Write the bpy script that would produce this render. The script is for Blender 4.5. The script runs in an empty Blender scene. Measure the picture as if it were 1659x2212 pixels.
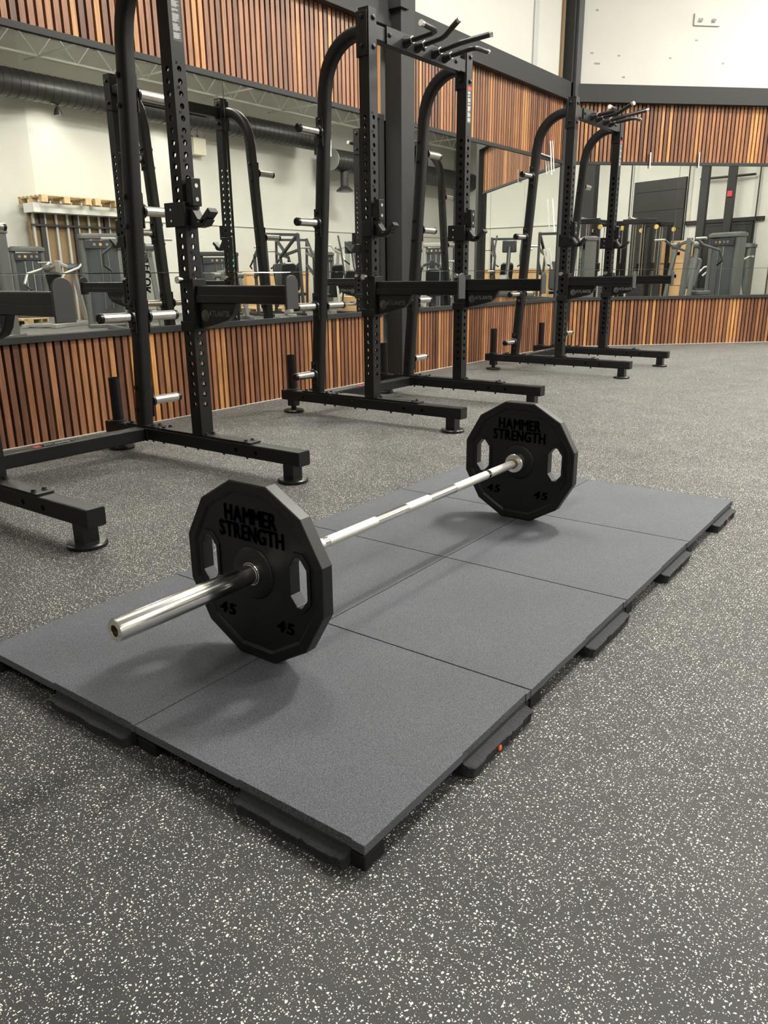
import bpy, bmesh, math, random
from mathutils import Vector, Matrix
PI = math.pi
sc = bpy.context.scene
COL = sc.collection
random.seed(7)

# ------------------------------------------------------------------ camera, world, exposure
cam_d = bpy.data.cameras.new('camera'); cam = bpy.data.objects.new('camera', cam_d); COL.objects.link(cam)
YAW, PITCH, ROLL, FPX = -0.6392, 0.2997, -0.0108, 1665.3
fwd = Vector((math.sin(YAW)*math.cos(PITCH), math.cos(YAW)*math.cos(PITCH), -math.sin(PITCH)))
rt = fwd.cross(Vector((0, 0, 1))).normalized(); up = rt.cross(fwd)
r2 = rt*math.cos(ROLL) + up*math.sin(ROLL); u2 = -rt*math.sin(ROLL) + up*math.cos(ROLL)
M = Matrix((r2, u2, -fwd)).transposed().to_4x4()
M.translation = Vector((0.6503, -0.8121, 0.9486))
cam.matrix_world = M
cam_d.sensor_fit = 'VERTICAL'; cam_d.sensor_height = 36.0; cam_d.lens = FPX/2212*36.0
cam_d.clip_start = 0.02; cam_d.clip_end = 200
sc.camera = cam
sc.view_settings.view_transform = 'Standard'; sc.view_settings.look = 'None'
sc.view_settings.gamma = 1.0; sc.view_settings.exposure = 0.0; sc.view_settings.use_curve_mapping = False
w = bpy.data.worlds.new('world'); sc.world = w; w.use_nodes = True
w.node_tree.nodes['Background'].inputs[0].default_value = (0.8, 0.85, 0.9, 1)
w.node_tree.nodes['Background'].inputs[1].default_value = 0.05

CEIL = 5.9; LAMP_Z = 5.2
# x, y, watts of the ceiling lamps (the first three throw the barbell's shadows)
LAMPS = [(-0.2, 4.9, 370), (3.9, 3.6, 180), (-2.5, 2.9, 90), (0.4, -2.6, 35), (4.2, -2.8, 45), (0.6, 9.6, 330), (5.0, 7.2, 210), (6.3, 10.7, 110),
         (1.8, 13.2, 170), (5.2, 13.6, 170), (2.0, 18.0, 180), (5.6, 18.2, 180), (4.4, 23.0, 200), (7.6, 3.6, 240), (9.6, 0.6, 160)]
LCOL = (1.0, 0.965, 0.885)
UPLIGHT = 0.45

# ------------------------------------------------------------------ materials
def mat(name, col, rough=0.5, metal=0.0, spec=0.5, noise=0.0, nscale=40, bump=0.0, bscale=200, emit=None, es=0, coat=0):
    m = bpy.data.materials.new(name); m.use_nodes = True
    nt = m.node_tree; b = nt.nodes['Principled BSDF']
    b.inputs['Base Color'].default_value = (*col, 1); b.inputs['Roughness'].default_value = rough
    b.inputs['Metallic'].default_value = metal; b.inputs['Specular IOR Level'].default_value = spec
    b.inputs['Coat Weight'].default_value = coat
    if noise or bump:
        tc = nt.nodes.new('ShaderNodeTexCoord')
    if noise:
        n = nt.nodes.new('ShaderNodeTexNoise'); n.inputs['Scale'].default_value = nscale; n.inputs['Detail'].default_value = 4
        nt.links.new(tc.outputs['Object'], n.inputs['Vector'])
        r = nt.nodes.new('ShaderNodeMapRange'); r.inputs[1].default_value = 0.3; r.inputs[2].default_value = 0.7
        r.inputs[3].default_value = 1-noise; r.inputs[4].default_value = 1+noise
        nt.links.new(n.outputs['Fac'], r.inputs[0])
        mx = nt.nodes.new('ShaderNodeVectorMath'); mx.operation = 'SCALE'; mx.inputs[0].default_value = col
        nt.links.new(r.outputs[0], mx.inputs['Scale']); nt.links.new(mx.outputs[0], b.inputs['Base Color'])
    if bump:
        n = nt.nodes.new('ShaderNodeTexNoise'); n.inputs['Scale'].default_value = bscale; n.inputs['Detail'].default_value = 3
        nt.links.new(tc.outputs['Object'], n.inputs['Vector'])
        bp = nt.nodes.new('ShaderNodeBump'); bp.inputs['Strength'].default_value = bump; bp.inputs['Distance'].default_value = 0.002
        nt.links.new(n.outputs['Fac'], bp.inputs['Height']); nt.links.new(bp.outputs[0], b.inputs['Normal'])
    if emit:
        b.inputs['Emission Color'].default_value = (*emit, 1); b.inputs['Emission Strength'].default_value = es
    return m

def floor_mat():
    m = bpy.data.materials.new('speckled_rubber'); m.use_nodes = True
    nt = m.node_tree; N = nt.nodes; L = nt.links; b = N['Principled BSDF']
    tc = N.new('ShaderNodeTexCoord')
    wn = N.new('ShaderNodeTexNoise'); wn.inputs['Scale'].default_value = 160; wn.inputs['Detail'].default_value = 1
    L.new(tc.outputs['Object'], wn.inputs['Vector'])
    sub = N.new('ShaderNodeVectorMath'); sub.operation = 'SUBTRACT'; sub.inputs[1].default_value = (0.5, 0.5, 0.5)
    L.new(wn.outputs['Color'], sub.inputs[0])
    scl = N.new('ShaderNodeVectorMath'); scl.operation = 'SCALE'; scl.inputs['Scale'].default_value = 0.006
    L.new(sub.outputs[0], scl.inputs[0])
    add = N.new('ShaderNodeVectorMath'); add.operation = 'ADD'
    L.new(tc.outputs['Object'], add.inputs[0]); L.new(scl.outputs[0], add.inputs[1])
    # patches where flecks are denser
    pn = N.new('ShaderNodeTexNoise'); pn.inputs['Scale'].default_value = 5; pn.inputs['Detail'].default_value = 3
    L.new(tc.outputs['Object'], pn.inputs['Vector'])
    outs = []
    for s, lo, rr in ((128, 0.50, 0.235), (250, 0.64, 0.26)):
        v = N.new('ShaderNodeTexVoronoi'); v.voronoi_dimensions = '2D'; v.inputs['Scale'].default_value = s
        L.new(add.outputs[0], v.inputs['Vector'])
        sp = N.new('ShaderNodeSeparateColor'); L.new(v.outputs['Color'], sp.inputs[0])
        pj = N.new('ShaderNodeMath'); pj.operation = 'MULTIPLY_ADD'; pj.inputs[1].default_value = 0.22
        L.new(pn.outputs['Fac'], pj.inputs[0]); L.new(sp.outputs[0], pj.inputs[2])   # random + patch
        mr = N.new('ShaderNodeMapRange'); mr.inputs[1].default_value = lo+0.11; mr.inputs[2].default_value = 1.11
        mr.inputs[3].default_value = 0.07; mr.inputs[4].default_value = rr
        L.new(pj.outputs[0], mr.inputs[0])
        mr.clamp = False
        lt = N.new('ShaderNodeMath'); lt.operation = 'LESS_THAN'
        L.new(v.outputs['Distance'], lt.inputs[0]); L.new(mr.outputs[0], lt.inputs[1])
        outs.append(lt)
    mx = N.new('ShaderNodeMath'); mx.operation = 'MAXIMUM'
    L.new(outs[0].outputs[0], mx.inputs[0]); L.new(outs[1].outputs[0], mx.inputs[1])
    bn = N.new('ShaderNodeTexNoise'); bn.inputs['Scale'].default_value = 2.2; bn.inputs['Detail'].default_value = 6; bn.inputs['Roughness'].default_value = 0.65
    L.new(tc.outputs['Object'], bn.inputs['Vector'])
    cr = N.new('ShaderNodeValToRGB'); cr.color_ramp.elements[0].position = 0.3; cr.color_ramp.elements[1].position = 0.75
    cr.color_ramp.elements[0].color = (0.029, 0.029, 0.031, 1); cr.color_ramp.elements[1].color = (0.058, 0.057, 0.058, 1)
    L.new(bn.outputs['Fac'], cr.inputs[0])
    mix = N.new('ShaderNodeMix'); mix.data_type = 'RGBA'
    L.new(mx.outputs[0], mix.inputs['Factor']); L.new(cr.outputs[0], mix.inputs['A']); mix.inputs['B'].default_value = (0.85, 0.83, 0.74, 1)
    L.new(mix.outputs['Result'], b.inputs['Base Color'])
    b.inputs['Roughness'].default_value = 0.62; b.inputs['Specular IOR Level'].default_value = 0.36
    gn = N.new('ShaderNodeTexNoise'); gn.inputs['Scale'].default_value = 350; gn.inputs['Detail'].default_value = 2
    L.new(tc.outputs['Object'], gn.inputs['Vector'])
    bp = N.new('ShaderNodeBump'); bp.inputs['Strength'].default_value = 0.35; bp.inputs['Distance'].default_value = 0.002
    L.new(gn.outputs['Fac'], bp.inputs['Height']); L.new(bp.outputs[0], b.inputs['Normal'])
    return m

def wood_mat():
    m = bpy.data.materials.new('walnut_slats'); m.use_nodes = True
    nt = m.node_tree; N = nt.nodes; L = nt.links; b = N['Principled BSDF']
    geo = N.new('ShaderNodeNewGeometry')
    cr = N.new('ShaderNodeValToRGB'); e = cr.color_ramp.elements
    e[0].position = 0.0; e[0].color = (0.10, 0.045, 0.027, 1); e[1].position = 1.0; e[1].color = (0.56, 0.28, 0.095, 1)
    for p, c in ((0.22, (0.17, 0.074, 0.040, 1)), (0.5, (0.25, 0.110, 0.054, 1)), (0.78, (0.33, 0.153, 0.070, 1)), (0.92, (0.42, 0.205, 0.082, 1))):
        x = e.new(p); x.color = c
    L.new(geo.outputs['Random Per Island'], cr.inputs[0])
    tc = N.new('ShaderNodeTexCoord'); mp = N.new('ShaderNodeMapping'); mp.inputs['Scale'].default_value = (60, 60, 2.4)
    off = N.new('ShaderNodeVectorMath'); off.operation = 'SCALE'; off.inputs[0].default_value = (0, 0, 37)
    L.new(geo.outputs['Random Per Island'], off.inputs['Scale']); L.new(off.outputs[0], mp.inputs['Location'])
    L.new(tc.outputs['Object'], mp.inputs['Vector'])
    n = N.new('ShaderNodeTexNoise'); n.inputs['Scale'].default_value = 1.3; n.inputs['Detail'].default_value = 5; n.inputs['Distortion'].default_value = 0.8
    L.new(mp.outputs[0], n.inputs['Vector'])
    mr = N.new('ShaderNodeMapRange'); mr.inputs[1].default_value = 0.3; mr.inputs[2].default_value = 0.7; mr.inputs[3].default_value = 0.62; mr.inputs[4].default_value = 1.3
    L.new(n.outputs['Fac'], mr.inputs[0])
    mul = N.new('ShaderNodeVectorMath'); mul.operation = 'SCALE'
    L.new(cr.outputs[0], mul.inputs[0]); L.new(mr.outputs[0], mul.inputs['Scale']); L.new(mul.outputs[0], b.inputs['Base Color'])
    b.inputs['Roughness'].default_value = 0.42; b.inputs['Specular IOR Level'].default_value = 0.45
    return m

def tile_mat():
    m = bpy.data.materials.new('blue_grey_rubber'); m.use_nodes = True
    nt = m.node_tree; N = nt.nodes; L = nt.links; b = N['Principled BSDF']
    tc = N.new('ShaderNodeTexCoord')
    n = N.new('ShaderNodeTexNoise'); n.inputs['Scale'].default_value = 560; n.inputs['Detail'].default_value = 3
    n2 = N.new('ShaderNodeTexNoise'); n2.inputs['Scale'].default_value = 3.5; n2.inputs['Detail'].default_value = 5
    for k in (n, n2): L.new(tc.outputs['Object'], k.inputs['Vector'])
    cr = N.new('ShaderNodeValToRGB'); cr.color_ramp.elements[0].position = 0.40; cr.color_ramp.elements[1].position = 0.66
    cr.color_ramp.elements[0].color = (0.040, 0.044, 0.052, 1); cr.color_ramp.elements[1].color = (0.155, 0.164, 0.186, 1)
    L.new(n.outputs['Fac'], cr.inputs[0])
    mr = N.new('ShaderNodeMapRange'); mr.inputs[1].default_value = 0.3; mr.inputs[2].default_value = 0.7; mr.inputs[3].default_value = 0.93; mr.inputs[4].default_value = 1.08
    L.new(n2.outputs['Fac'], mr.inputs[0])
    mul = N.new('ShaderNodeVectorMath'); mul.operation = 'SCALE'
    L.new(cr.outputs[0], mul.inputs[0]); L.new(mr.outputs[0], mul.inputs['Scale']); L.new(mul.outputs[0], b.inputs['Base Color'])
    b.inputs['Roughness'].default_value = 0.72; b.inputs['Specular IOR Level'].default_value = 0.4
    bp = N.new('ShaderNodeBump'); bp.inputs['Strength'].default_value = 0.5; bp.inputs['Distance'].default_value = 0.001
    L.new(n.outputs['Fac'], bp.inputs['Height']); L.new(bp.outputs[0], b.inputs['Normal'])
    return m

M_ = dict(
    floor=floor_mat(), wood=wood_mat(), tile=tile_mat(),
    wall=mat('white_plaster', (0.565, 0.56, 0.515), 0.85, noise=0.03, nscale=1.5, bump=0.25, bscale=6),
    backing=mat('dark_felt', (0.012, 0.005, 0.005), 0.95, spec=0.1),
    steel_black=mat('black_painted_steel', (0.021, 0.021, 0.021), 0.6, spec=0.35, bump=0.1, bscale=60),
    powder=mat('black_powder_coat', (0.0045, 0.0047, 0.0049), 0.45, spec=0.32, bump=0.22, bscale=900),
    plastic=mat('black_plastic', (0.004, 0.004, 0.0045), 0.33, spec=0.4),
    pad_grey=mat('grey_end_plate', (0.035, 0.037, 0.040), 0.5),
    chrome=mat('chrome', (0.92, 0.91, 0.89), 0.16, metal=1.0),
    brushed=mat('brushed_steel', (0.60, 0.57, 0.53), 0.28, metal=1.0, noise=0.12, nscale=30),
    knurl=mat('knurled_steel', (0.70, 0.685, 0.65), 0.45, metal=0.8, bump=0.5, bscale=1500),
    brass=mat('rusty_bore', (0.25, 0.16, 0.07), 0.4, metal=0.8),
    plate=mat('black_urethane', (0.0050, 0.0050, 0.0050), 0.42, spec=0.42, bump=0.12, bscale=400),
    plate_text=mat('glossy_black_lettering', (0.0008, 0.0008, 0.0008), 0.7, spec=0.08),
    under=mat('dark_rubber', (0.008, 0.008, 0.008), 0.8, spec=0.3, bump=0.8, bscale=300),
    tab=mat('recycled_rubber', (0.030, 0.031, 0.034), 0.75, spec=0.3, noise=0.3, nscale=300, bump=0.9, bscale=250),
    orange=mat('orange_fleck', (0.9, 0.16, 0.03), 0.7),
    mirror=mat('mirror_silver', (0.90, 0.915, 0.88), 0.004, metal=1.0),
    white_ink=mat('white_ink', (0.55, 0.55, 0.53), 0.6), silver_ink=mat('silver_ink', (0.27, 0.27, 0.26), 0.32, metal=0.6),
    red_ink=mat('red_ink', (0.55, 0.03, 0.03), 0.6), black_ink=mat('black_ink', (0.002, 0.002, 0.002), 0.8, spec=0.1),
    foam=mat('white_foam', (0.85, 0.84, 0.80), 0.8),
    lamp_body=mat('lamp_housing', (0.55, 0.55, 0.53), 0.5),
    lamp_glow=mat('lamp_diffuser', (0.9, 0.9, 0.9), 0.5, emit=(1.0, 0.96, 0.86), es=14),
    deck=mat('painted_deck', (0.74, 0.74, 0.69), 0.7), joist=mat('painted_joist', (0.72, 0.72, 0.68), 0.6),
    duct=mat('black_duct', (0.028, 0.028, 0.027), 0.38, metal=0.2), duct_grey=mat('grey_duct_cap', (0.30, 0.30, 0.29), 0.5),
    m_grey=mat('machine_grey', (0.11, 0.115, 0.11), 0.38, metal=0.3), m_silver=mat('machine_silver', (0.36, 0.36, 0.33), 0.36, metal=0.4),
    m_dark=mat('machine_dark', (0.030, 0.033, 0.036), 0.3), m_panel=mat('tinted_shroud', (0.055, 0.062, 0.066), 0.18),
    vinyl=mat('black_vinyl', (0.008, 0.009, 0.010), 0.38), vinyl_grey=mat('grey_vinyl', (0.07, 0.075, 0.078), 0.45),
    card=mat('cardboard', (0.46, 0.29, 0.14), 0.8, noise=0.06, nscale=3), pine=mat('pallet_pine', (0.55, 0.41, 0.22), 0.75, noise=0.15, nscale=12),
    ply=mat('plywood', (0.52, 0.34, 0.16), 0.7, noise=0.1, nscale=6), board=mat('brown_board', (0.20, 0.135, 0.07), 0.8, noise=0.1, nscale=2),
    stud=mat('galvanised_stud', (0.45, 0.45, 0.44), 0.45, metal=0.5), white=mat('white_paint', (0.72, 0.72, 0.68), 0.6),
    door=mat('dark_door', (0.022, 0.023, 0.021), 0.5), red=mat('red_paint', (0.5, 0.03, 0.04), 0.5),
    green=mat('green_tape', (0.05, 0.45, 0.15), 0.6), cream=mat('cream_plastic', (0.62, 0.59, 0.46), 0.5), stain=mat('wall_stain', (0.30, 0.29, 0.25), 0.9),
    gold=mat('brass_pulley', (0.7, 0.5, 0.15), 0.35, metal=0.8), seal=mat('pale_sealant', (0.5, 0.47, 0.40), 0.8),
)

# ------------------------------------------------------------------ mesh helpers
class MB:
    def __init__(s): s.bm = bmesh.new()
    def box(s, x0, x1, y0, y1, z0, z1, mtx=None):
        vs = [s.bm.verts.new((x, y, z)) for x in (x0, x1) for y in (y0, y1) for z in (z0, z1)]
        for f in ((0, 1, 3, 2), (4, 6, 7, 5), (0, 4, 5, 1), (2, 3, 7, 6), (0, 2, 6, 4), (1, 5, 7, 3)):
            s.bm.faces.new([vs[i] for i in f])
        if mtx: bmesh.ops.transform(s.bm, matrix=mtx, verts=vs)
        return s
    def bar(s, p, q, wx, wy=None, upv=(0, 0, 1), extra=0):
        """rectangular bar from p to q; wx across, wy along upv"""
        p, q = Vector(p), Vector(q); wy = wy or wx
        d = (q-p); ln = d.length; d.normalize(); u = Vector(upv)
        if abs(d.dot(u)) > 0.95: u = Vector((1, 0, 0))
        x = d.cross(u).normalized(); u = x.cross(d)
        m = Matrix((x, u, d)).transposed().to_4x4(); m.translation = p
        return s.box(-wx/2, wx/2, -wy/2, wy/2, -extra, ln+extra, m)
    def ring(s, pts): return [s.bm.verts.new(p) for p in pts]
    def skin(s, rings, cap=True, closed=False):
        n = len(rings[0])
        rr = rings + ([rings[0]] if closed else [])
        for a, b in zip(rr, rr[1:]):
            for i in range(n):
                s.bm.faces.new((a[i], a[(i+1) % n], b[(i+1) % n], b[i]))
        if cap and not closed:
            s.bm.faces.new(rings[0][::-1]); s.bm.faces.new(rings[-1])
    def tube(s, pts, r, seg=14, cap=True, shape=None, upv=(0, 0, 1)):
        """sweep a circle (or a list of 2D shape points) along pts"""
        pts = [Vector(p) for p in pts]; rings = []; pu = None
        for i, p in enumerate(pts):
            t = (pts[min(i+1, len(pts)-1)]-pts[max(i-1, 0)]).normalized()
            u = Vector(upv) if pu is None else pu
            if abs(t.dot(u)) > 0.98: u = Vector((1, 0, 0)) if abs(t.x) < 0.9 else Vector((0, 1, 0))
            x = t.cross(u).normalized(); u = x.cross(t); pu = u
            if shape: rings.append(s.ring([p+x*a+u*b for a, b in shape]))
            else:
                rad = r[i] if isinstance(r, (list, tuple)) else r
                rings.append(s.ring([p+(x*math.cos(2*PI*k/seg)+u*math.sin(2*PI*k/seg))*rad for k in range(seg)]))
        s.skin(rings, cap); return s
    def lathe(s, prof, c, ax='z', seg=24, cap=True):
        """prof: list of (radius, height) along the axis"""
        rings = []
        for r, h in prof:
            ps = []
            for k in range(seg):
                a = 2*PI*k/seg; u, v = r*math.cos(a), r*math.sin(a)
                ps.append({'z': (u, v, h), 'y': (u, h, -v), 'x': (h, u, v)}[ax])
            rings.append(s.ring([Vector(c)+Vector(p) for p in ps]))
        s.skin(rings, cap); return s
    def prism(s, poly, h0, h1, plane='xz', c=(0, 0, 0)):
        def P(a, b, h):
            return Vector(c)+Vector({'xz': (a, h, b), 'xy': (a, b, h), 'yz': (h, a, b)}[plane])
        s.skin([s.ring([P(a, b, h0) for a, b in poly]), s.ring([P(a, b, h1) for a, b in poly])]); return s
    def holed(s, outer, holes, h0, h1, plane='xz'):
        def P(a, b): return Vector({'xz': (a, h0, b), 'xy': (a, b, h0), 'yz': (h0, a, b)}[plane])
        es = []
        for loop in [outer]+holes:
            vs = [s.bm.verts.new(P(*p)) for p in loop]
            es += [s.bm.edges.new((vs[i], vs[(i+1) % len(vs)])) for i in range(len(vs))]
        r = bmesh.ops.triangle_fill(s.bm, edges=es, use_beauty=True)
        fs = [g for g in r['geom'] if isinstance(g, bmesh.types.BMFace)]
        e = bmesh.ops.extrude_face_region(s.bm, geom=fs)
        vs = [g for g in e['geom'] if isinstance(g, bmesh.types.BMVert)]
        d = Vector({'xz': (0, h1-h0, 0), 'xy': (0, 0, h1-h0), 'yz': (h1-h0, 0, 0)}[plane])
        bmesh.ops.translate(s.bm, vec=d, verts=vs); return s
    def xf(s, mtx): bmesh.ops.transform(s.bm, matrix=mtx, verts=s.bm.verts[:]); return s
    def build(s, name, m, parent=None, bevel=0.0, smooth=True, loc=None, rz=0):
        bmesh.ops.recalc_face_normals(s.bm, faces=s.bm.faces[:])
        me = bpy.data.meshes.new(name); s.bm.to_mesh(me); s.bm.free()
        for mm in (m if isinstance(m, list) else [m]): me.materials.append(mm)
        o = bpy.data.objects.new(name, me); COL.objects.link(o)
        if loc: o.location = loc
        o.rotation_euler.z = rz
        if parent: o.parent = parent
        if smooth:
            for p in me.polygons: p.use_smooth = True
            a = me.attributes.get('sharp_face')
            try:
                me.set_sharp_from_angle(angle=math.radians(35))
            except Exception: pass
        if bevel:
            b = o.modifiers.new('bevel', 'BEVEL'); b.width = bevel; b.segments = 2; b.limit_method = 'ANGLE'; b.angle_limit = math.radians(40)
            b.harden_normals = False
        return o

def rrect(w, h, r, n=4):
    out = []
    for cx, cy, a0 in ((w/2-r, h/2-r, 0), (-w/2+r, h/2-r, 90), (-w/2+r, -h/2+r, 180), (w/2-r, -h/2+r, 270)):
        for k in range(n+1):
            a = math.radians(a0+90*k/n); out.append((cx+r*math.cos(a), cy+r*math.sin(a)))
    return out
def circ(cx, cy, r, n=24, ph=0): return [(cx+r*math.cos(2*PI*k/n+ph), cy+r*math.sin(2*PI*k/n+ph)) for k in range(n)]
def thing(name, label, cat, loc=(0, 0, 0), rz=0, group=None):
    o = bpy.data.objects.new(name, None); COL.objects.link(o); o.empty_display_size = 0.2
    o.location = loc; o.rotation_euler = (0, 0, rz); o['label'] = label; o['category'] = cat
    if group: o['group'] = group
    return o
def tag(o, label, cat, group=None):
    o['label'] = label; o['category'] = cat
    if group: o['group'] = group
    return o
def struct(o): o['kind'] = 'structure'; return o
def kids(o): return [c for c in bpy.data.objects if c.parent == o]
def copy_tree(o, parent=None):
    c = o.copy(); COL.objects.link(c)
    if parent: c.parent = parent
    for ch in CH.get(o.name, []): copy_tree(ch, c)
    return c
CH = {}
def index_children():
    CH.clear()
    for o in bpy.data.objects:
        if o.parent: CH.setdefault(o.parent.name, []).append(o)
def glyph(ch, size, ext, bold, shear):
    cu = bpy.data.curves.new('t', 'FONT'); cu.body = ch; cu.size = size; cu.extrude = ext
    cu.align_y = 'CENTER'; cu.resolution_u = 3; cu.shear = shear
    t = bpy.data.objects.new('t', cu); COL.objects.link(t)
    bpy.context.view_layer.update()
    me = bpy.data.meshes.new_from_object(t.evaluated_get(bpy.context.evaluated_depsgraph_get()))
    bpy.data.objects.remove(t); bpy.data.curves.remove(cu); return me
GC = {}
def text(name, s, size, m, parent, mtx, ext=0.0008, bold=0.0, align='CENTER', space=1.0, xs=1.0, shear=0.0):
    """one mesh of lettering, set glyph by glyph so heavy letters never overlap"""
    bm = bmesh.new(); x = 0.0; gap = size*0.075*space
    for ch in s:
        if ch == ' ': x += size*0.3; continue
        k = (ch, size, ext, bold, shear)
        if k not in GC:
            g = glyph(*k); vs = [v.co.x for v in g.vertices]; GC[k] = (g, min(vs)-bold, max(vs)+bold)
        g, x0, x1 = GC[k]
        for ox, oy in (((0, 0),) if bold < 0.0005 else ((-1, -.5), (-1, .5), (1, -.5), (1, .5))):      # heavier strokes
            n0 = len(bm.verts); bm.from_mesh(g); bm.verts.ensure_lookup_table()
            for v in bm.verts[n0:]: v.co.x += x-x0+ox*bold; v.co.y += oy*bold
        x += (x1-x0)+gap
    x -= gap
    for v in bm.verts: v.co.x = (v.co.x-x/2)*xs
    me = bpy.data.meshes.new(name); bm.transform(mtx); bm.to_mesh(me); bm.free()
    me.materials.clear(); me.materials.append(m)
    o = bpy.data.objects.new(name, me); COL.objects.link(o); o.parent = parent
    return o
def facing(loc, d, roll=0):
    """text matrix lying in a vertical plane, read from direction d ('-y','+y','+x','-x')"""
    R = {'-y': Matrix(((1, 0, 0), (0, 0, -1), (0, 1, 0))), '+y': Matrix(((-1, 0, 0), (0, 0, 1), (0, 1, 0))),
         '+x': Matrix(((0, 0, 1), (1, 0, 0), (0, 1, 0))), '-x': Matrix(((0, 0, -1), (-1, 0, 0), (0, 1, 0)))}[d].to_4x4()
    return Matrix.Translation(loc) @ R @ Matrix.Rotation(roll, 4, 'Z')

# ------------------------------------------------------------------ room shell
A = Vector((-3.70, 8.87)); D45 = Vector((1, 1)).normalized(); N45 = Vector((1, -1)).normalized()
B = Vector((-1.05, 11.52))
E1 = Vector((9.0, 9.4)); E0 = Vector((12.9, -1.2)); SE = Vector((12.9, -7.0))
ROOM = [Vector((-3.70, -7.0)), A, B, Vector((-1.05, 27.0)), Vector((9.0, 27.0)), E1, E0, SE]
fb = MB(); fb.prism([(p.x*1.0-0.3*(p.x < 0)+0.3*(p.x > 5), p.y+(0.3 if p.y > 5 else -0.3)) for p in ROOM], -0.08, 0.0, 'xy')
struct(fb.build('floor', M_['floor'], smooth=False))
cb = MB(); cb.prism([(p.x, p.y) for p in ROOM], CEIL, CEIL+0.1, 'xy')
for k in range(64):      # corrugation of the steel deck
    y = -6.8+k*0.53; cb.box(-3.6 if y < 8.5 else -1.0 if y > 11.6 else y-12.4, 12.8 if y < -1.3 else (12.8-(y+1.2)*0.368 if y < 9.4 else 8.9), y, y+0.22, CEIL-0.04, CEIL+0.02)
struct(cb.build('ceiling', M_['deck'], smooth=False))

def wallrun(mb, p, q, z0, z1, d0, d1, n=None):
    """box from p to q, from depth d0 to d1 along the inward normal"""
    p, q = Vector(p), Vector(q); t = (q-p).normalized(); n = n or Vector((t.y, -t.x))
    vs = []
    for e, d in ((p, d0), (p, d1), (q, d0), (q, d1)):
        for z in (z0, z1): vs.append(mb.bm.verts.new((e.x+n.x*d, e.y+n.y*d, z)))
    for f in ((0, 1, 3, 2), (4, 6, 7, 5), (0, 4, 5, 1), (2, 3, 7, 6), (0, 2, 6, 4), (1, 5, 7, 3)): mb.bm.faces.new([vs[i] for i in f])
def wall(name, p, q):
    mb = MB(); wallrun(mb, p, q, 0, CEIL, -0.16, -0.04); return struct(mb.build(name, M_['wall'], smooth=False))
wall('wall_left', ROOM[0], A); wall('wall_corner', A, B); wall('wall_recess', B, ROOM[3]); wall('wall_far', ROOM[3], ROOM[4])
wall('wall_right', ROOM[4], E1); wall('wall_garage', E1, E0); wall('wall_side', E0, SE); wall('wall_back', SE, ROOM[0])

Z_LED0, Z_LED1, Z_TR0, Z_TR1, Z_BM0, Z_BM1 = 0.588, 0.628, 2.215, 2.252, 2.90, 3.095
def slats(name, p, q, z0, z1, label):
    root = thing(name, label, 'wall panel', (p.x, p.y, 0))
    t = (q-p).normalized(); n = Vector((t.y, -t.x)); L_ = (q-p).length; mb = MB(); k = 0
    o = Vector((0, 0))
    while k*0.0522+0.037 < L_:
        a = o+t*(k*0.0522+0.004); wallrun(mb, a, a+t*0.0350, z0, z1, -0.034, 0.0, n); k += 1
    ob = mb.build('slats', M_['wood'], root, smooth=False)
    mb = MB(); wallrun(mb, o, o+t*L_, z0, z1, -0.039, -0.034, n); mb.build('backing', M_['backing'], root, smooth=False)
LEFT0 = Vector((-3.70, -1.2)); C0 = Vector((-3.70, 5.09)); C1 = Vector((-3.70, 5.33))
A1 = Vector((-3.70, 8.80)); A2 = A+D45*0.07; BE = B-D45*0.03
slats('wood_slat_panel', LEFT0, C0, 0.0, Z_LED0, 'lower walnut slat wainscot behind the nearest rack, left of the black column')
slats('wood_slat_panel', C1, A1, 0.0, Z_LED0, 'lower walnut slat wainscot between the black column and the room corner')
slats('wood_slat_panel', A2, BE, 0.0, Z_LED0, 'lower walnut slat wainscot on the angled wall right of the corner')
slats('wood_slat_panel', LEFT0, C0, Z_TR1, Z_BM0, 'upper walnut slat band above the mirror, left of the black column')
slats('wood_slat_panel', C1, A1, Z_TR1, Z_BM0, 'upper walnut slat band above the mirror between column and corner')
slats('wood_slat_panel', A2, BE, Z_TR1, Z_BM0, 'upper walnut slat band on the angled wall right of the corner')
tn = [0]
def trim(*runs, m='steel_black', bev=0.002):
    tn[0] += 1; mb = MB()
    for r in runs: wallrun(mb, *r)
    return struct(mb.build('trim_%d' % tn[0], M_[m], bevel=bev, smooth=False))
for p, q in ((LEFT0, C0), (C1, A1), (A2, BE)):
    trim((p, q, Z_LED0, Z_LED1, -0.04, 0.022)); trim((p, q, Z_TR0, Z_TR1, -0.04, 0.012))
trim((LEFT0, A+Vector((0, -0.02)), Z_BM0, Z_BM1, -0.04, 0.085)); trim((A+D45*0.02, B, Z_BM0, Z_BM1, -0.04, 0.085))
# uprights of black trim beside the column and in the corner
trim((C0-Vector((0, 0.06)), C0, Z_LED1, Z_TR0, -0.04, 0.01)); trim((C1, C1+Vector((0, 0.05)), Z_LED1, Z_TR0, -0.04, 0.01))
trim((A1-Vector((0, 0.04)), A1+Vector((0, 0.06)), 0, Z_BM0, -0.04, 0.008)); trim((A+D45*0.0, A2, 0, Z_BM0, -0.04, 0.008))
# pale sealant line where the slats meet the floor
trim((LEFT0, A1, 0.0, 0.005, 0.0, 0.006), m='seal', bev=0); trim((A2, BE, 0.0, 0.005, 0.0, 0.006), m='seal', bev=0)

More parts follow.
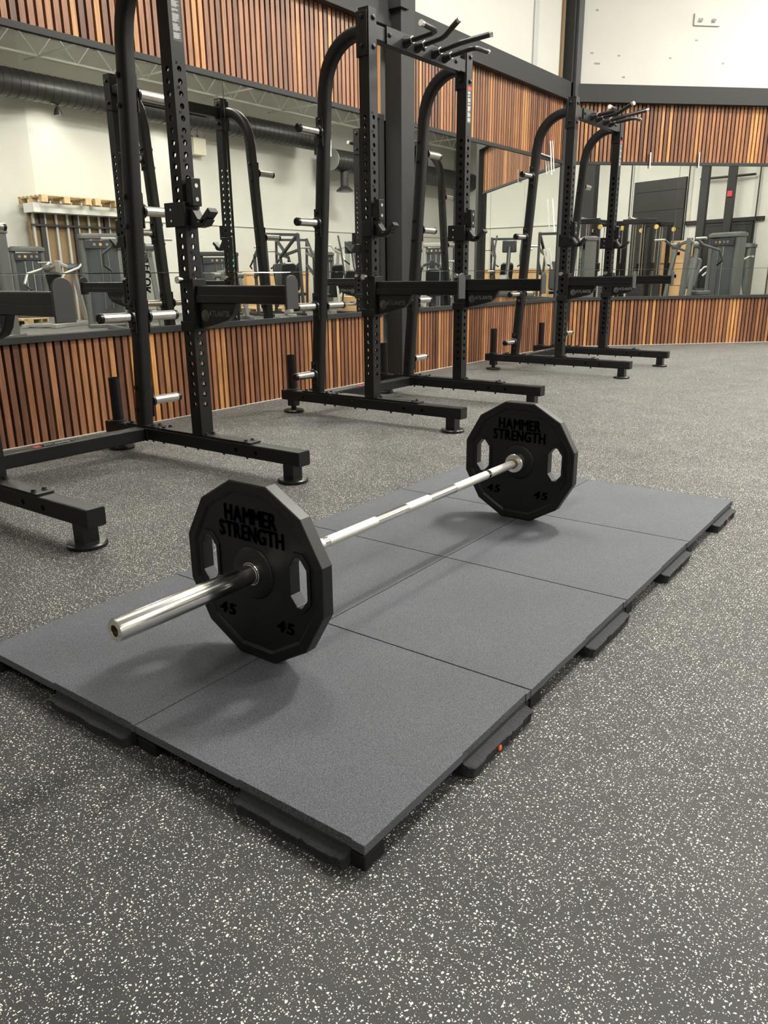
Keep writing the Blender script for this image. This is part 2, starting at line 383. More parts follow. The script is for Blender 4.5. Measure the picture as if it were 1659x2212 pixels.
def mirror(p, q, label):
    root = thing('wall_mirror', label, 'mirror', (p.x, p.y, 0)); o = Vector((0, 0)); q = q-p; t = q.normalized()
    for z0, z1 in ((Z_LED1+0.001, 0.968), (0.971, Z_TR0-0.001)):
        mb = MB(); wallrun(mb, o+t*0.0015, q-t*0.0015, z0, z1, -0.012, -0.004); mb.build('mirror_pane', M_['mirror'], root, smooth=False, bevel=0.0012)
mirror(LEFT0, Vector((-3.70, 0.82)), 'wall mirror at the far left edge, above the near end of the wainscot')
mirror(Vector((-3.70, 0.82)), Vector((-3.70, 3.26)), 'large wall mirror behind the nearest rack')
mirror(Vector((-3.70, 3.26)), C0-Vector((0, 0.06)), 'wall mirror just left of the black steel column')
mirror(C1+Vector((0, 0.05)), Vector((-3.70, 7.03)), 'wall mirror just right of the black steel column')
mirror(Vector((-3.70, 7.03)), A1-Vector((0, 0.04)), 'narrow wall mirror next to the room corner, showing reflected slats')
mirror(A2, A+D45*1.53, 'first wall mirror right of the corner, behind the farthest rack')
mirror(A+D45*1.53, BE, 'wall mirror on the angled wall at the right edge')
mb = MB(); wallrun(mb, LEFT0, A1, Z_LED1, Z_TR0, -0.04, -0.013); struct(mb.build('trim_30', M_['backing'], smooth=False))
mb = MB(); wallrun(mb, A2, BE, Z_LED1, Z_TR0, -0.04, -0.013); struct(mb.build('trim_31', M_['backing'], smooth=False))

# columns
def column(name, label, x, y, sx, sy, z1, rz=0, z0=0):
    root = thing(name, label, 'column', (x, y, z0), rz)
    MB().box(-sx/2, sx/2, -sy/2, sy/2, 0, z1-z0).build('shaft', M_['steel_black'], root, bevel=0.004)
    return root
c = column('steel_column', 'black square steel column standing against the mirror wall behind the middle rack', -3.60, 5.20, 0.17, 0.20, CEIL)
mb = MB(); mb.box(-0.10, 0.11, -0.14, -0.02, 3.02, 3.5); mb.build('bracket', M_['steel_black'], c, bevel=0.003)
mb = MB(); mb.box(0.02, 0.05, 0.11, 0.16, 3.02, 3.8); mb.box(0.0, 0.16, 0.14, 0.155, 3.28, 3.30); mb.build('bracket', M_['steel_black'], c, bevel=0.003)
c = column('steel_column', 'tall black steel column rising from the beam in the room corner', -3.68, 8.80, 0.13, 0.13, CEIL, 0, Z_BM0+0.02)
mb = MB(); mb.box(0.065, 0.10, -0.02, 0.12, 0, CEIL-Z_BM0-0.02); mb.build('flange', M_['pad_grey'], c, bevel=0.003)
column('steel_column', 'black steel column at the outer end of the angled wall', -0.98, 11.60, 0.16, 0.16, CEIL, PI/4)
column('steel_column', 'dark grey steel column reflected in the mirror behind the farthest rack', 7.45, 4.63, 0.30, 0.30, CEIL)
column('steel_column', 'slim dark column reflected just right of the tall roller door', 8.55, 7.22, 0.19, 0.19, CEIL)
column('steel_column', 'dark column with a red box on it reflected near the right edge', 9.15, 7.72, 0.19, 0.19, CEIL)

trim((Vector((9.0, 27.0)), Vector((9.0, 12.0)), 2.26, 2.30, -0.04, -0.005), m='wall')
# plaster details on the upper wall
def onw(s, z, d=0.0): p = A+D45*s+N45*d; return Vector((p.x, p.y, z))
R45 = Matrix.Rotation(PI/4, 4, 'Z')
r = thing('wall_plate', 'white plate with two capped bolts high on the angled white wall', 'wall plate', onw(1.71, 3.85, -0.04), PI/4)
MB().box(-0.17, 0.17, -0.02, 0.0, -0.075, 0.055).build('plate', M_['wall'], r, bevel=0.004)
for x in (-0.085, 0.085): MB().lathe([(0.028, 0), (0.026, -0.02), (0.012, -0.035), (0.010, -0.055)], (x, -0.02, -0.012), 'y', 12).build('bolt', M_['white'], r)
mb = MB()
for s, z in ((0.30, 4.03), (0.31, 3.90), (0.28, 3.45), (0.33, 3.34), (0.37, 3.34), (0.62, 3.43), (1.28, 3.42), (1.98, 3.38), (1.60, 3.62), (0.70, 3.2)):
    p = onw(s, z, -0.04); mt = Matrix.Translation(p) @ R45
    mb.box(-0.016-0.01*random.random(), 0.016, -0.002, 0.0, -0.008, 0.010, mt)
mb.build('wall_scuff', M_['stain'], bpy.data.objects['wall_corner'], smooth=False)
trim((Vector((-3.70, 7.93)), Vector((-3.70, 8.03)), Z_BM1, CEIL, -0.04, -0.02), m='stud')
trim((Vector((-3.70, 8.64)), Vector((-3.70, 8.70)), Z_BM1, CEIL, -0.04, -0.015), m='board')

def strip(p, q, label, wdt=0.022):
    mb = MB(); mb.bar(p, q, wdt, 0.008); tag(mb.build('foam_strip', M_['foam'], bevel=0.002), label, 'foam strip')
strip(onw(1.10, 2.36, 0.025), onw(1.11, 2.18, 0.012), 'short white foam strip over the trim on the angled wall, left one', 0.03)
strip(onw(1.755, 2.37, 0.025), onw(1.765, 2.19, 0.012), 'short white foam strip over the trim on the angled wall, right one', 0.03)
strip((-3.672, 8.36, 2.42), (-3.672, 8.44, 2.06), 'long white foam strip hanging across the trim at the corner')
strip((-3.672, 8.42, 2.43), (-3.672, 8.50, 2.10), 'second white foam strip at the corner, beside the long one', 0.016)
strip((-3.672, 8.10, 2.26), (-3.672, 8.38, 2.25), 'white foam strip lying flat along the trim near the corner')
strip((-3.672, 8.50, 1.80), (-3.672, 8.60, 1.42), 'white foam strip dangling below the corner trim, midway up')
strip((-3.672, 8.47, 1.22), (-3.672, 8.58, 0.98), 'lowest white foam strip beside the corner mirror edge')
strip((-3.668, 4.93, 0.64), (-3.660, 4.925, 0.53), 'small white strip hanging over the ledge left of the column', 0.016)

# ------------------------------------------------------------------ ceiling structure, lamps, ducts
def joist(x, y0, y1, k):
    mb = MB(); zt, zb = CEIL-0.06, CEIL-0.62
    for dx in (-0.03, 0.03):
        mb.box(x+dx-0.012, x+dx+0.012, y0, y1, zt-0.05, zt); mb.box(x+dx-0.012, x+dx+0.012, y0, y1, zb, zb+0.045)
    y = y0; up_ = True
    while y+0.45 < y1:
        mb.bar((x, y, zb+0.02 if up_ else zt-0.02), (x, y+0.45, zt-0.02 if up_ else zb+0.02), 0.022); y += 0.45; up_ = not up_
    struct(mb.build('ceiling_joist', M_['joist'], smooth=False))
for k, x in enumerate((-2.4, -0.6, 1.2, 3.0, 4.8, 6.6, 8.3)):
    joist(x, -6.8, 8.4 if x < -1.2 else 26.8, k)
mb = MB()
for y in [-5+2.4*k for k in range(13)]:
    mb.bar((-1.0 if y > 11 else -3.5 if y < 8 else -2, y, CEIL-0.6), (8.8, y, CEIL-0.6), 0.03)
struct(mb.build('ceiling_bridging', M_['joist'], smooth=False))
lamps = []
for i, (x, y, pw) in enumerate(LAMPS):
    if i == 0:
        r = thing('high_bay_lamp', 'linear high bay lamp hanging from the joists', 'lamp', (x, y, LAMP_Z), 0, 'high bay lamps')
        MB().prism([(-0.22, 0), (-0.16, 0.09), (0.16, 0.09), (0.22, 0)], -0.62, 0.62, 'xz').build('housing', M_['lamp_body'], r, bevel=0.004)
        for s in (-0.1, 0.1): MB().box(s-0.075, s+0.075, -0.58, 0.58, -0.012, -0.001).build('light_strip', M_['lamp_glow'], r)
        for yy in (-0.5, 0.5): MB().tube([(0, yy, 0.09), (0, yy, 0.2)], 0.004, 6).build('hanger', M_['lamp_body'], r)
        lamps.append(r)
    else: lamps.append(None)
index_children()
for i, (x, y, pw) in enumerate(LAMPS):
    if i: c = copy_tree(lamps[0]); c.location = (x, y, LAMP_Z)
    ld = bpy.data.lights.new('lamp_light', 'AREA'); ld.shape = 'RECTANGLE'; ld.size = 0.4; ld.size_y = 1.15; ld.energy = pw; ld.color = LCOL
    lo = bpy.data.objects.new('lamp_light', ld); COL.objects.link(lo); lo.location = (x, y, LAMP_Z-0.03)
    ud = bpy.data.lights.new('lamp_uplight', 'AREA'); ud.shape = 'RECTANGLE'; ud.size = 0.4; ud.size_y = 1.15; ud.energy = pw*UPLIGHT; ud.color = LCOL
    uo = bpy.data.objects.new('lamp_uplight', ud); COL.objects.link(uo); uo.location = (x, y, LAMP_Z+0.22); uo.rotation_euler = (PI, 0, 0)

def duct(pts, r, label, cap='duct', rib=0.18):
    root = thing('spiral_duct', label, 'duct', pts[0])
    P = [Vector(p)-Vector(pts[0]) for p in pts]; mb = MB(); mb.tube(P, r, 28); mb.build('pipe', M_['duct'], root)
    mb = MB(); d = (P[1]-P[0]); n = int(d.length/rib)
    for k in range(n):
        c = P[0]+d*((k+0.5)/n); t = d.normalized()
        mb.tube([c-t*0.006, c+t*0.006], r+0.006, 28)
    mb.build('seam', M_['duct'], root)
    mb = MB(); t = d.normalized(); mb.tube([P[0]-t*0.01, P[0]+t*0.01], r+0.004, 28); mb.build('end_cap', M_[cap], root)
    return root
duct([(8.35, 7.3, 4.72), (8.35, 18.0, 4.72)], 0.27, 'thick black spiral duct running high along the far wall, seen in the left mirrors')
q = duct([(8.2, 18.6, 4.25), (8.2, 26.9, 4.25)], 0.30, 'black duct with pale round end seen in the mirror left of the column', 'duct_grey')
MB().lathe([(0.12, 0), (0.12, -0.5), (0.26, -0.62), (0.26, -0.66)], (0, 0.6, -0.2), 'z', 20).build('diffuser', M_['duct'], q)
duct([(3.2, 2.6, 4.7), (9.2, 3.4, 4.7)], 0.24, 'short black duct under the ceiling reflected in the angled mirror')
for k_, (y, lab) in enumerate(((9.75, 'left'), (12.9, 'right'))):  # added spots, no real fixtures here: they make the wall's bright patches
    r = thing('added_wall_spot', 'added spotlight to brighten the far white wall below the duct, %s one' % lab, 'spotlight', (8.35, y, 4.30))
    MB().lathe([(0.03, 0.12), (0.07, 0.06), (0.09, -0.05), (0.08, -0.05)], (0, 0, 0), 'z', 18).build('housing', M_['duct'], r)
    MB().tube([(0, 0, 0.1), (0, 0, 0.2)], 0.01, 8).build('stem', M_['duct'], r)
    ld = bpy.data.lights.new('added_spot_light', 'SPOT'); ld.energy = 26; ld.spot_size = math.radians(115); ld.spot_blend = 0.5; ld.shadow_soft_size = 0.06; ld.color = (1.0, 0.97, 0.88)
    lo = bpy.data.objects.new('added_spot_light', ld); COL.objects.link(lo); lo.location = (8.35, y, 4.22); lo.rotation_euler = Vector((0.5, 0, -0.32)).to_track_quat('-Z', 'Y').to_euler()
r = thing('emergency_light', 'cream emergency light with twin lamp heads on the reflected white wall', 'emergency light', (8.93, 14.0, 3.95))
MB().box(-0.16, 0.1, -0.21, 0.21, 0, 0.42).build('battery_box', M_['cream'], r, bevel=0.01)
for y in (-0.1, 0.1): MB().lathe([(0.05, 0.08), (0.095, 0), (0.095, -0.03)], (-0.06, y, 0.52), 'x', 16).build('lamp_head', M_['white'], r)
r = thing('flood_light', 'square flood light hung below the duct, seen left of the middle rack', 'flood light', (7.6, 17.6, 4.2))
MB().box(0, 0.16, -0.28, 0.28, 0, 0.46).build('housing', M_['duct'], r, bevel=0.01)
MB().box(-0.015, 0, -0.28, 0.28, 0, 0.46).build('frame', M_['white'], r, bevel=0.004)
MB().box(-0.02, -0.014, -0.23, 0.23, 0.05, 0.41).build('lens', M_['duct_grey'], r)

# ------------------------------------------------------------------ lifting platform: eight interlocking rubber tiles
S = 0.61; TOP = 0.055
TL = {(1, 0): 'nearest blue-grey rubber tile, at the front corner of the platform', (1, 1): 'right-hand rubber tile second from the near end',
      (1, 2): 'right-hand rubber tile third from the near end, in front of the far plate', (1, 3): 'right-hand rubber tile at the far end of the platform',
      (0, 0): 'left-hand rubber tile at the near end, under the bar sleeve', (0, 1): 'left-hand rubber tile second from the near end, beside the near plate',
      (0, 2): 'left-hand rubber tile third from the near end, under the bar', (0, 3): 'left-hand rubber tile at the far end, behind the far plate'}
for (cx, ry), lab in TL.items():
    x1 = 0.0 if cx == 1 else -S; x0 = x1-S; y0 = ry*S
    t = thing('rubber_tile', lab, 'rubber tile', (x1, y0, 0), 0, 'interlocking platform tiles')
    g = 0.0018
    poly = [(-S+g, g)]
    if ry == 0:
        a, b = (-0.300, -0.030) if cx == 1 else (-0.300, -0.004)
        if cx == 0: b = -0.012
        poly += [(a, g), (a, 0.0045), (b, 0.0045), (b, g)]
        poly += [(-g, g)]
    else: poly += [(-g, g)]
    if cx == 1: poly += [(-g, 0.315), (-0.0045, 0.315), (-0.0045, 0.588), (-g, 0.588)]
    poly += [(-g, S-g), (-S+g, S-g)]
    MB().prism(poly, 0.036, TOP, 'xy').build('top_slab', M_['tile'], t, bevel=0.0012, smooth=False)
    mb = MB(); mb.box(-S+0.012, -0.012, 0.012, S-0.012, 0.0285, 0.036); mb.box(-S+0.05, -0.05, 0.05, S-0.05, 0, 0.0285)
    for lx in (-0.032, -S+0.032):
        for ly in (0.032, S-0.032): mb.box(lx-0.0285, lx+0.0285, ly-0.0285, ly+0.0285, 0, 0.03)
    mb.build('underside', M_['under'], t, bevel=0.004, smooth=False)
    def tab(along0, along1, mtx):
        mb = MB()                       # local: u along the edge, v outward, profile swept along u with ragged outline
        L_ = along1-along0; rnd = random.Random(int(along0*1000)+ry*7+cx); n = 46; rings = []
        notch = sorted(rnd.random() for _ in range(6))
        for i in range(n+1):
            u = along0+L_*i/n; f = i/n
            e = min(f, 1-f)*L_; k = min(1, e/0.012); k = math.sqrt(max(0.0, 1-(1-k)**2))
            out = 0.022*(0.45+0.55*k)+rnd.uniform(-0.0005, 0.0005)
            if sum(1 for q in notch if q < f) % 2: out -= 0.003
            z1 = 0.0285+rnd.uniform(-0.0003, 0.0003)
            rings.append([(u, -0.030, 0.0362), (u, -0.0050, 0.0362), (u, -0.0035, z1), (u, out-0.005, z1-0.002), (u, out, z1-0.004), (u, out, z1-0.008), (u, out-0.003, 0.016), (u, out-0.005, 0.0), (u, -0.030, 0.0)])
        mb.skin([mb.ring(r_) for r_ in rings])
        if mtx: mb.xf(mtx)
        o = mb.build('interlock_tab', M_['tab'], t, smooth=False)
        return o
    if cx == 1:
        m4 = Matrix(((0, 1, 0, 0), (1, 0, 0, 0), (0, 0, 1, 0), (0, 0, 0, 1)))
        tb = tab(0.318, 0.586, m4)
        if ry in (0, 3):
            mb = MB(); yy = 0.43 if ry == 0 else 0.46
            mb.lathe([(0.0065, 0), (0.006, 0.0035)], (0.0165, yy, 0.013), 'x', 8); mb.build('orange_fleck', M_['orange'], tb)['label'] = 'orange rubber fleck'
    if ry == 0:
        m4 = Matrix(((1, 0, 0, 0), (0, -1, 0, 0), (0, 0, 1, 0), (0, 0, 0, 1)))
        tab(-0.297, -0.033 if cx == 1 else -0.015, m4)

# ------------------------------------------------------------------ barbell and plates
BX, BZ, BY = -0.615, TOP+0.2205, 1.062
bb = thing('barbell', 'chrome olympic barbell lying across the platform with a plate at each end', 'barbell', (BX, BY, BZ))
mb = MB(); mb.tube([(0, -0.655, 0), (0, 0.655, 0)], 0.0140, 32); mb.build('shaft', M_['chrome'], bb)
for a, b in ((-0.655, -0.445), (-0.425, -0.215), (-0.060, 0.060), (0.215, 0.425), (0.445, 0.655)):
    MB().tube([(0, a, 0), (0, b, 0)], 0.01475, 32).build('knurling', M_['knurl'], bb)
for s in (-1, 1):
    def Y(v): return (v*s)
    mb = MB(); prof = [(0.0135, 0.650), (0.0235, 0.652), (0.0245, 0.656), (0.0245, 1.070), (0.0235, 1.0745), (0.0125, 1.0750), (0.0115, 1.070), (0.0110, 1.045), (0.0, 1.045)]
    mb.lathe([(r_, Y(h)) for r_, h in prof], (0, 0, 0), 'y', 40, cap=False); mb.build('sleeve', M_['chrome'], bb)
    MB().lathe([(0.0112, Y(1.048)), (0.0112, Y(1.070)), (0.0, Y(1.060))][:2], (0, 0, 0), 'y', 24, cap=False).build('bore', M_['brass'], bb)
    MB().lathe([(0.0145, Y(0.626)), (0.033, Y(0.628)), (0.0365, Y(0.632)), (0.0375, Y(0.640)), (0.0375, Y(0.655)), (0.036, Y(0.657))], (0, 0, 0), 'y', 40).build('collar', M_['chrome'], bb)
    MB().lathe([(0.0148, Y(0.618)), (0.0185, Y(0.620)), (0.0185, Y(0.630))], (0, 0, 0), 'y', 24).build('bushing', M_['brass'], bb)

def make_plate(label, y):
    P = thing('weight_plate', label, 'weight plate', (BX, y, BZ), 0, 'twelve-sided 45 pound plates')
    R = 0.2283; ph = math.radians(15)
    def ngon(r): return circ(0, 0, r, 12, ph)
    def octa(cx, hw, hh, c): return [(cx-hw+c, -hh), (cx+hw-c, -hh), (cx+hw, -hh+c*1.3), (cx+hw, hh-c*1.3), (cx+hw-c, hh), (cx-hw+c, hh), (cx-hw, hh-c*1.3), (cx-hw, -hh+c*1.3)]
    HX, HW, HH, HC = 0.147, 0.0265, 0.061, 0.019; hz = 0.008
    def sh(l): return [(x, z+hz) for x, z in l]
    holes = [sh(octa(HX, HW, HH, HC)), sh(octa(-HX, HW, HH, HC)), circ(0, 0, 0.0262, 32)]
    MB().holed(ngon(R-0.003), holes, -0.013, 0.013).build('disc', M_['plate'], P, smooth=False)
    # chamfered outer rim: profile swept round the twelve sides
    prof = [(0.196, -0.013), (0.2035, -0.0185), (0.2245, -0.0195), (R, -0.0165), (R, 0.0165), (0.2245, 0.0195), (0.2035, 0.0185), (0.196, 0.013)]
    mb = MB(); rings = []
    for k in range(12):
        a = ph+2*PI*k/12; rings.append(mb.ring([(r_*math.cos(a), h, r_*math.sin(a)) for r_, h in prof]))
    mb.skin(rings, cap=False, closed=True); mb.build('rim', M_['plate'], P, bevel=0.0015, smooth=False)
    for s in (-1, 1):       # raised surround and lining of each hand hole
        mb = MB(); mb.holed(sh(octa(s*HX, HW+0.009, HH+0.011, HC+0.003)), [sh(octa(s*HX, HW-0.0005, HH-0.0005, HC))], -0.0175, 0.0175)
        mb.build('grip_surround', M_['plate'], P, bevel=0.002, smooth=False)
    mb = MB(); mb.lathe([(0.027, -0.0225), (0.050, -0.0225), (0.060, -0.019), (0.064, -0.0165), (0.066, -0.0130), (0.066, 0.0130), (0.064, 0.0165), (0.060, 0.019), (0.050, 0.0225), (0.027, 0.0225)], (0, 0, 0), 'y', 48, cap=False)
    mb.build('hub', M_['plate'], P)
    MB().lathe([(0.0256, -0.0228), (0.0285, -0.0228), (0.0290, -0.022), (0.029, 0.022), (0.0285, 0.0228), (0.0256, 0.0228), (0.0256, -0.0228)], (0, 0, 0), 'y', 40, cap=False).build('steel_bushing', M_['brushed'], P)
    for d, yy in (('-y', -0.0134), ('+y', 0.0134)):
        for s_, z, sp in (('HAMMER', 0.137, 0.97), ('STRENGTH', 0.0945, 0.90)):
            text('lettering', s_, 0.0545, M_['plate_text'], P, facing((0, yy, z), d), ext=0.0012, bold=0.0020, space=0.85, xs=0.74 if s_ == 'HAMMER' else 0.73)
        for sx in (-1, 1): text('weight_mark', '45', 0.040, M_['plate_text'], P, facing((sx*0.098, yy, -0.117), d), ext=0.0012, bold=0.0014, xs=1.25, space=1.05, shear=0.15)
    return P
make_plate('nearer black twelve-sided 45 plate, at the left end of the bar', BY-0.680)
make_plate('farther black twelve-sided 45 plate, at the right end of the bar', BY+0.680)

# ------------------------------------------------------------------ half rack (built once, copied)
HS = 0.555                       # half spacing of the two side frames
def upright_mesh():
    mb = MB(); bm = mb.bm; h = 0.038; z0, z1 = 0.165, 2.42; zs = 0.321; p = 0.0508
    def sq(k):
        t = k % 16; q = [(1, 0), (1, .5), (1, 1), (.5, 1), (0, 1), (-.5, 1), (-1, 1), (-1, .5), (-1, 0), (-1, -.5), (-1, -1), (-.5, -1), (0, -1), (.5, -1), (1, -1), (1, -.5)]
        return q[t]
    for f in range(4):
        R = Matrix.Rotation(f*PI/2, 3, 'Z')
        def V(a, z): return bm.verts.new(R @ Vector((h, a, z)))
        def quad(za, zb):
            bm.faces.new((V(-h, za), V(h, za), V(h, zb), V(-h, zb)))
        quad(z0, zs-p/2)
        for n in range(31):
            zc = zs+n*p
            o = [V(sq(k)[0]*h, zc+sq(k)[1]*p/2) for k in range(16)]
            i = [V(0.0128*math.cos(2*PI*k/16), zc+0.0128*math.sin(2*PI*k/16)) for k in range(16)]
            for k in range(16): bm.faces.new((i[k], o[k], o[(k+1) % 16], i[(k+1) % 16]))
        quad(zs+30.5*p, z1)
    bm.faces.new([bm.verts.new(v) for v in ((h, h, z1), (-h, h, z1), (-h, -h, z1), (h, -h, z1))])
    bmesh.ops.remove_doubles(bm, verts=bm.verts[:], dist=0.0002)
    return mb
def bolt(mb, c, ax, s=1, r=0.011):
    mb.lathe([(r*1.35, 0), (r*1.35, 0.002*s), (r, 0.0025*s), (r, 0.008*s), (r*0.7, 0.010*s)], c, ax, 6 if r > 0.02 else 10)

def make_rack(label, loc):
    K = thing('half_rack', label, 'squat rack', loc, 0, 'black half racks along the mirror wall')
    PW = M_['powder']
    for s in (-1, 1):
        y = s*HS
        mb = MB(); mb.prism([(a, b+0.1225) for a, b in rrect(0.076, 0.070, 0.008, 2)], -0.80, 0.705, 'yz', (0, y, 0))
        for x in (0.15, -0.05, -0.15, -0.33, -0.42, 0.32): mb.lathe([(0.009, 0.088), (0.008, 0.078), (0.003, 0.070)], (x, y, 0), 'z', 8)
        mb.build('side_beam', PW, K, bevel=0.001, smooth=False)
        mb = MB()
        for x in (0.28, 0.42):
            for sy in (-1, 1): mb.lathe([(0.011, 0), (0.011, 0.0008*sy)], (x, y+sy*0.038, 0.12), 'y', 14)
        mb.build('adjuster_hole', M_['black_ink'], K)
        mb = MB(); bolt(mb, (-0.46, y-s*0.038, 0.12), 'y', -s, 0.013); bolt(mb, (-0.60, y+s*0.038, 0.12), 'y', s)
        for x in (-0.46, -0.25): mb.lathe([(0.006, 0), (0.004, 0.003*s)], (x+0.1, y+s*0.038, 0.13), 'y', 8)
        mb.build('bolt', M_['plastic'], K)
        for x in (0.625, -0.72):
            f = MB(); f.lathe([(0.071, 0), (0.0735, 0.003), (0.0735, 0.013), (0.068, 0.018), (0.030, 0.020)], (x, y, 0), 'z', 32)
            if x > 0: f.box(x-0.032, x+0.032, y-0.032, y+0.032, 0.018, 0.09)
            else: f.lathe([(0.02, 0.018), (0.02, 0.09)], (x, y, 0), 'z', 12); f.box(x-0.03, x+0.03, y-0.03, y+0.03, 0.045, 0.09)
            f.build('foot', M_['plastic'], K, bevel=0.001)
        for x0, x1, bx in ((-0.33, 0.385, (-0.29, 0.055, 0.34)), (-0.60, -0.345, (-0.57, -0.38))):
            pm = MB().prism([(x0, y-0.036), (x1, y-0.036), (x1, y+0.036), (x0, y+0.036)], 0.1575, 0.1655, 'xy')
            for b_ in bx: pm.lathe([(0.013, 0.1655), (0.013, 0.168), (0.009, 0.1685), (0.009, 0.176)], (b_, y+0.022, 0), 'z', 10); pm.lathe([(0.013, 0.1655), (0.013, 0.168), (0.009, 0.1685), (0.009, 0.176)], (b_, y-0.022, 0), 'z', 10)
            pm.build('base_plate', PW, K, bevel=0.001)
        u = upright_mesh().build('upright', PW, K, loc=(0, y, 0), smooth=False)
        so = u.modifiers.new('wall', 'SOLIDIFY'); so.thickness = 0.0085; so.offset = -1
        for n in range(13, 32, 2): text('hole_number', str(n), 0.016, M_['black_ink'], u, facing((0.0383, -0.014, 0.321+0.0508*(n-1)+0.023), '+x'), ext=0.0002, bold=0.0006)
        for n in range(1, 13, 2): text('hole_number', str(n), 0.016, M_['black_ink'], u, facing((0.0383, -0.018, 0.321+0.0508*(n-1)+0.023), '+x'), ext=0.0002, bold=0.0006)
        # rear post: straight, leaning, then bent forward into the upright
        pts = [(-0.480, y, 0.166), (-0.3395, y, 2.02)]
        for k in range(1, 13):
            a = math.radians(90*k/12); pts.append((-0.3395+0.006+0.275*(1-math.cos(a))-0.006*(k/12), y, 2.02+0.285*math.sin(a)))
        pts.append((-0.036, y, 2.305))
        pts = pts[:1]+[tuple(Vector(pts[0]).lerp(Vector(pts[1]), f)) for f in (0.5, 0.96)]+pts[1:]
        MB().tube(pts, 0, shape=rrect(0.076, 0.076, 0.022, 4), upv=(1, 0, 0)).build('rear_post', PW, K)
        mb = MB(); mb.prism([(-0.050, 2.165), (-0.030, 2.16), (-0.030, 2.405), (-0.050, 2.40)], y-0.047, y+0.047, 'xz'); mb.box(-0.045, 0.030, y+0.038, y+0.046, 2.17, 2.40)
        mb.box(-0.045, 0.030, y-0.046, y-0.038, 2.17, 2.40)
        mb.build('top_bracket', PW, K, bevel=0.002)
        bl = []
        def nb(c, ax, sg, r):
            q = MB(); bolt(q, c, ax, sg, r); bl.append(q)
        for z in (2.22, 2.37):
            nb((0.038, y+0.008, z), 'x', 1, 0.013); nb((-0.008, y-0.046, z), 'y', -1, 0.012); nb((-0.008, y+0.046, z), 'y', 1, 0.012)
        for z in (0.37, 0.25, 0.70, 0.82, 1.19, 1.33, 1.74, 1.87):
            nb((-0.490+(z-0.166)/(2.02-0.166)*0.1405, y-s*0.038, z), 'y', -s, 0.012)
        for mb in bl: mb.build('bolt', M_['plastic'], K)
        # weight pegs on the outer face, plus one pair on the inner face
        for z, sides in ((0.290, (s,)), (0.745, (s, -s)), (1.268, (s,)), (1.800, (s,))):
            x = -0.480+(z-0.166)/(2.02-0.166)*0.1405
            for d in sides:
                pg = MB().lathe([(0.0245, d*0.055), (0.0245, d*0.225)], (0, 0, 0), 'y', 28).build('weight_peg', M_['brushed'], K, loc=(x, y, z))
                MB().lathe([(0.0255, d*0.225), (0.0255, d*0.243), (0.021, d*0.248), (0.008, d*0.248), (0.007, d*0.244)], (0, 0, 0), 'y', 24).build('end_cap', M_['plastic'], pg)
                b_ = MB().prism([(-0.026, -0.085), (0.026, -0.085), (0.026, 0.085), (-0.026, 0.085)], d*0.038, d*0.046, 'xz')
                b_.lathe([(0.036, d*0.046), (0.036, d*0.060), (0.029, d*0.066)], (0, 0, 0), 'y', 28)
                for zz in (-0.064, 0.064): bolt(b_, (0, d*0.046, zz), 'y', d, 0.011)
                b_.build('peg_bracket', M_['plastic'], pg, bevel=0.0015)
        # bar holder tube
        mb = MB(); mb.lathe([(0.0305, 0.158), (0.0305, 0.405), (0.0275, 0.405), (0.0275, 0.17)], (-0.725, y, 0), 'z', 28, cap=False); mb.lathe([(0.045, 0.157), (0.045, 0.163), (0.031, 0.168)], (-0.725, y, 0), 'z', 24)
        mb.build('bar_holder', PW, K)
        # safety arm
        a_ = MB().prism([(p_[0], p_[1]+0.8625) for p_ in rrect(0.056, 0.082, 0.005, 2)], 0.06, 0.665, 'yz', (0, y, 0))
        a_.box(0.06, 0.665, y-0.034, y+0.034, 0.824, 0.858)
        arm = a_.build('safety_arm', M_['plastic'], K, bevel=0.001, smooth=False)
        MB().prism([(-0.038, 0.802), (0.038, 0.802)]+[(0.038*math.cos(t), 0.912+0.036*math.sin(t)) for t in [PI*k/14 for k in range(15)]], 0.665, 0.675, 'yz', (0, y, 0)).build('end_plate', M_['pad_grey'], arm, bevel=0.002)
        mb = MB(); mb.box(0.040, 0.062, y-0.042, y+0.042, 0.70, 0.935); mb.box(-0.043, 0.043, y-0.046, y-0.0385, 0.685, 0.735)
        mb.box(-0.043, 0.043, y+0.0385, y+0.046, 0.685, 0.735); mb.box(-0.047, -0.039, y-0.046, y+0.046, 0.685, 0.735); mb.box(0.0385, 0.052, y-0.046, y+0.046, 0.685, 0.735)
        mb.build('mounting_collar', PW, arm, bevel=0.003)
        MB().prism([(0.06, 0.700), (0.16, 0.718), (0.265, 0.745), (0.30, 0.775), (0.325, 0.822), (0.06, 0.822)], y-0.018, y+0.018, 'xz').build('gusset', M_['plastic'], arm, bevel=0.003)
        for d in (-1, 1):
            yy = y+d*0.0186; e = MB()
            for rr, wd in ((0.026, 0.0045), (0.017, 0.004), (0.009, 0.004)):
                for j in range(20):
                    a0, a1 = 2*PI*j/20, 2*PI*(j+1)/20; wj = wd*(0.35+0.65*abs(math.sin(a0/2+0.5)))
                    q = [(rr*math.cos(a0), rr*math.sin(a0)), (rr*math.cos(a1), rr*math.sin(a1)), ((rr-wj)*math.cos(a1), (rr-wj)*math.sin(a1)), ((rr-wj)*math.cos(a0), (rr-wj)*math.sin(a0))]
                    e.prism([(0.108+a, 0.763+b) for a, b in q], yy-0.0006, yy+0.0006, 'xz')
            e.build('emblem', M_['silver_ink'], arm, smooth=False)
            text('lettering', 'ATLANTIS', 0.037, M_['silver_ink'], arm, facing((0.208, yy, 0.772), '-y' if d < 0 else '+y'), ext=0.0006, bold=0.0006, xs=0.80, space=0.98)
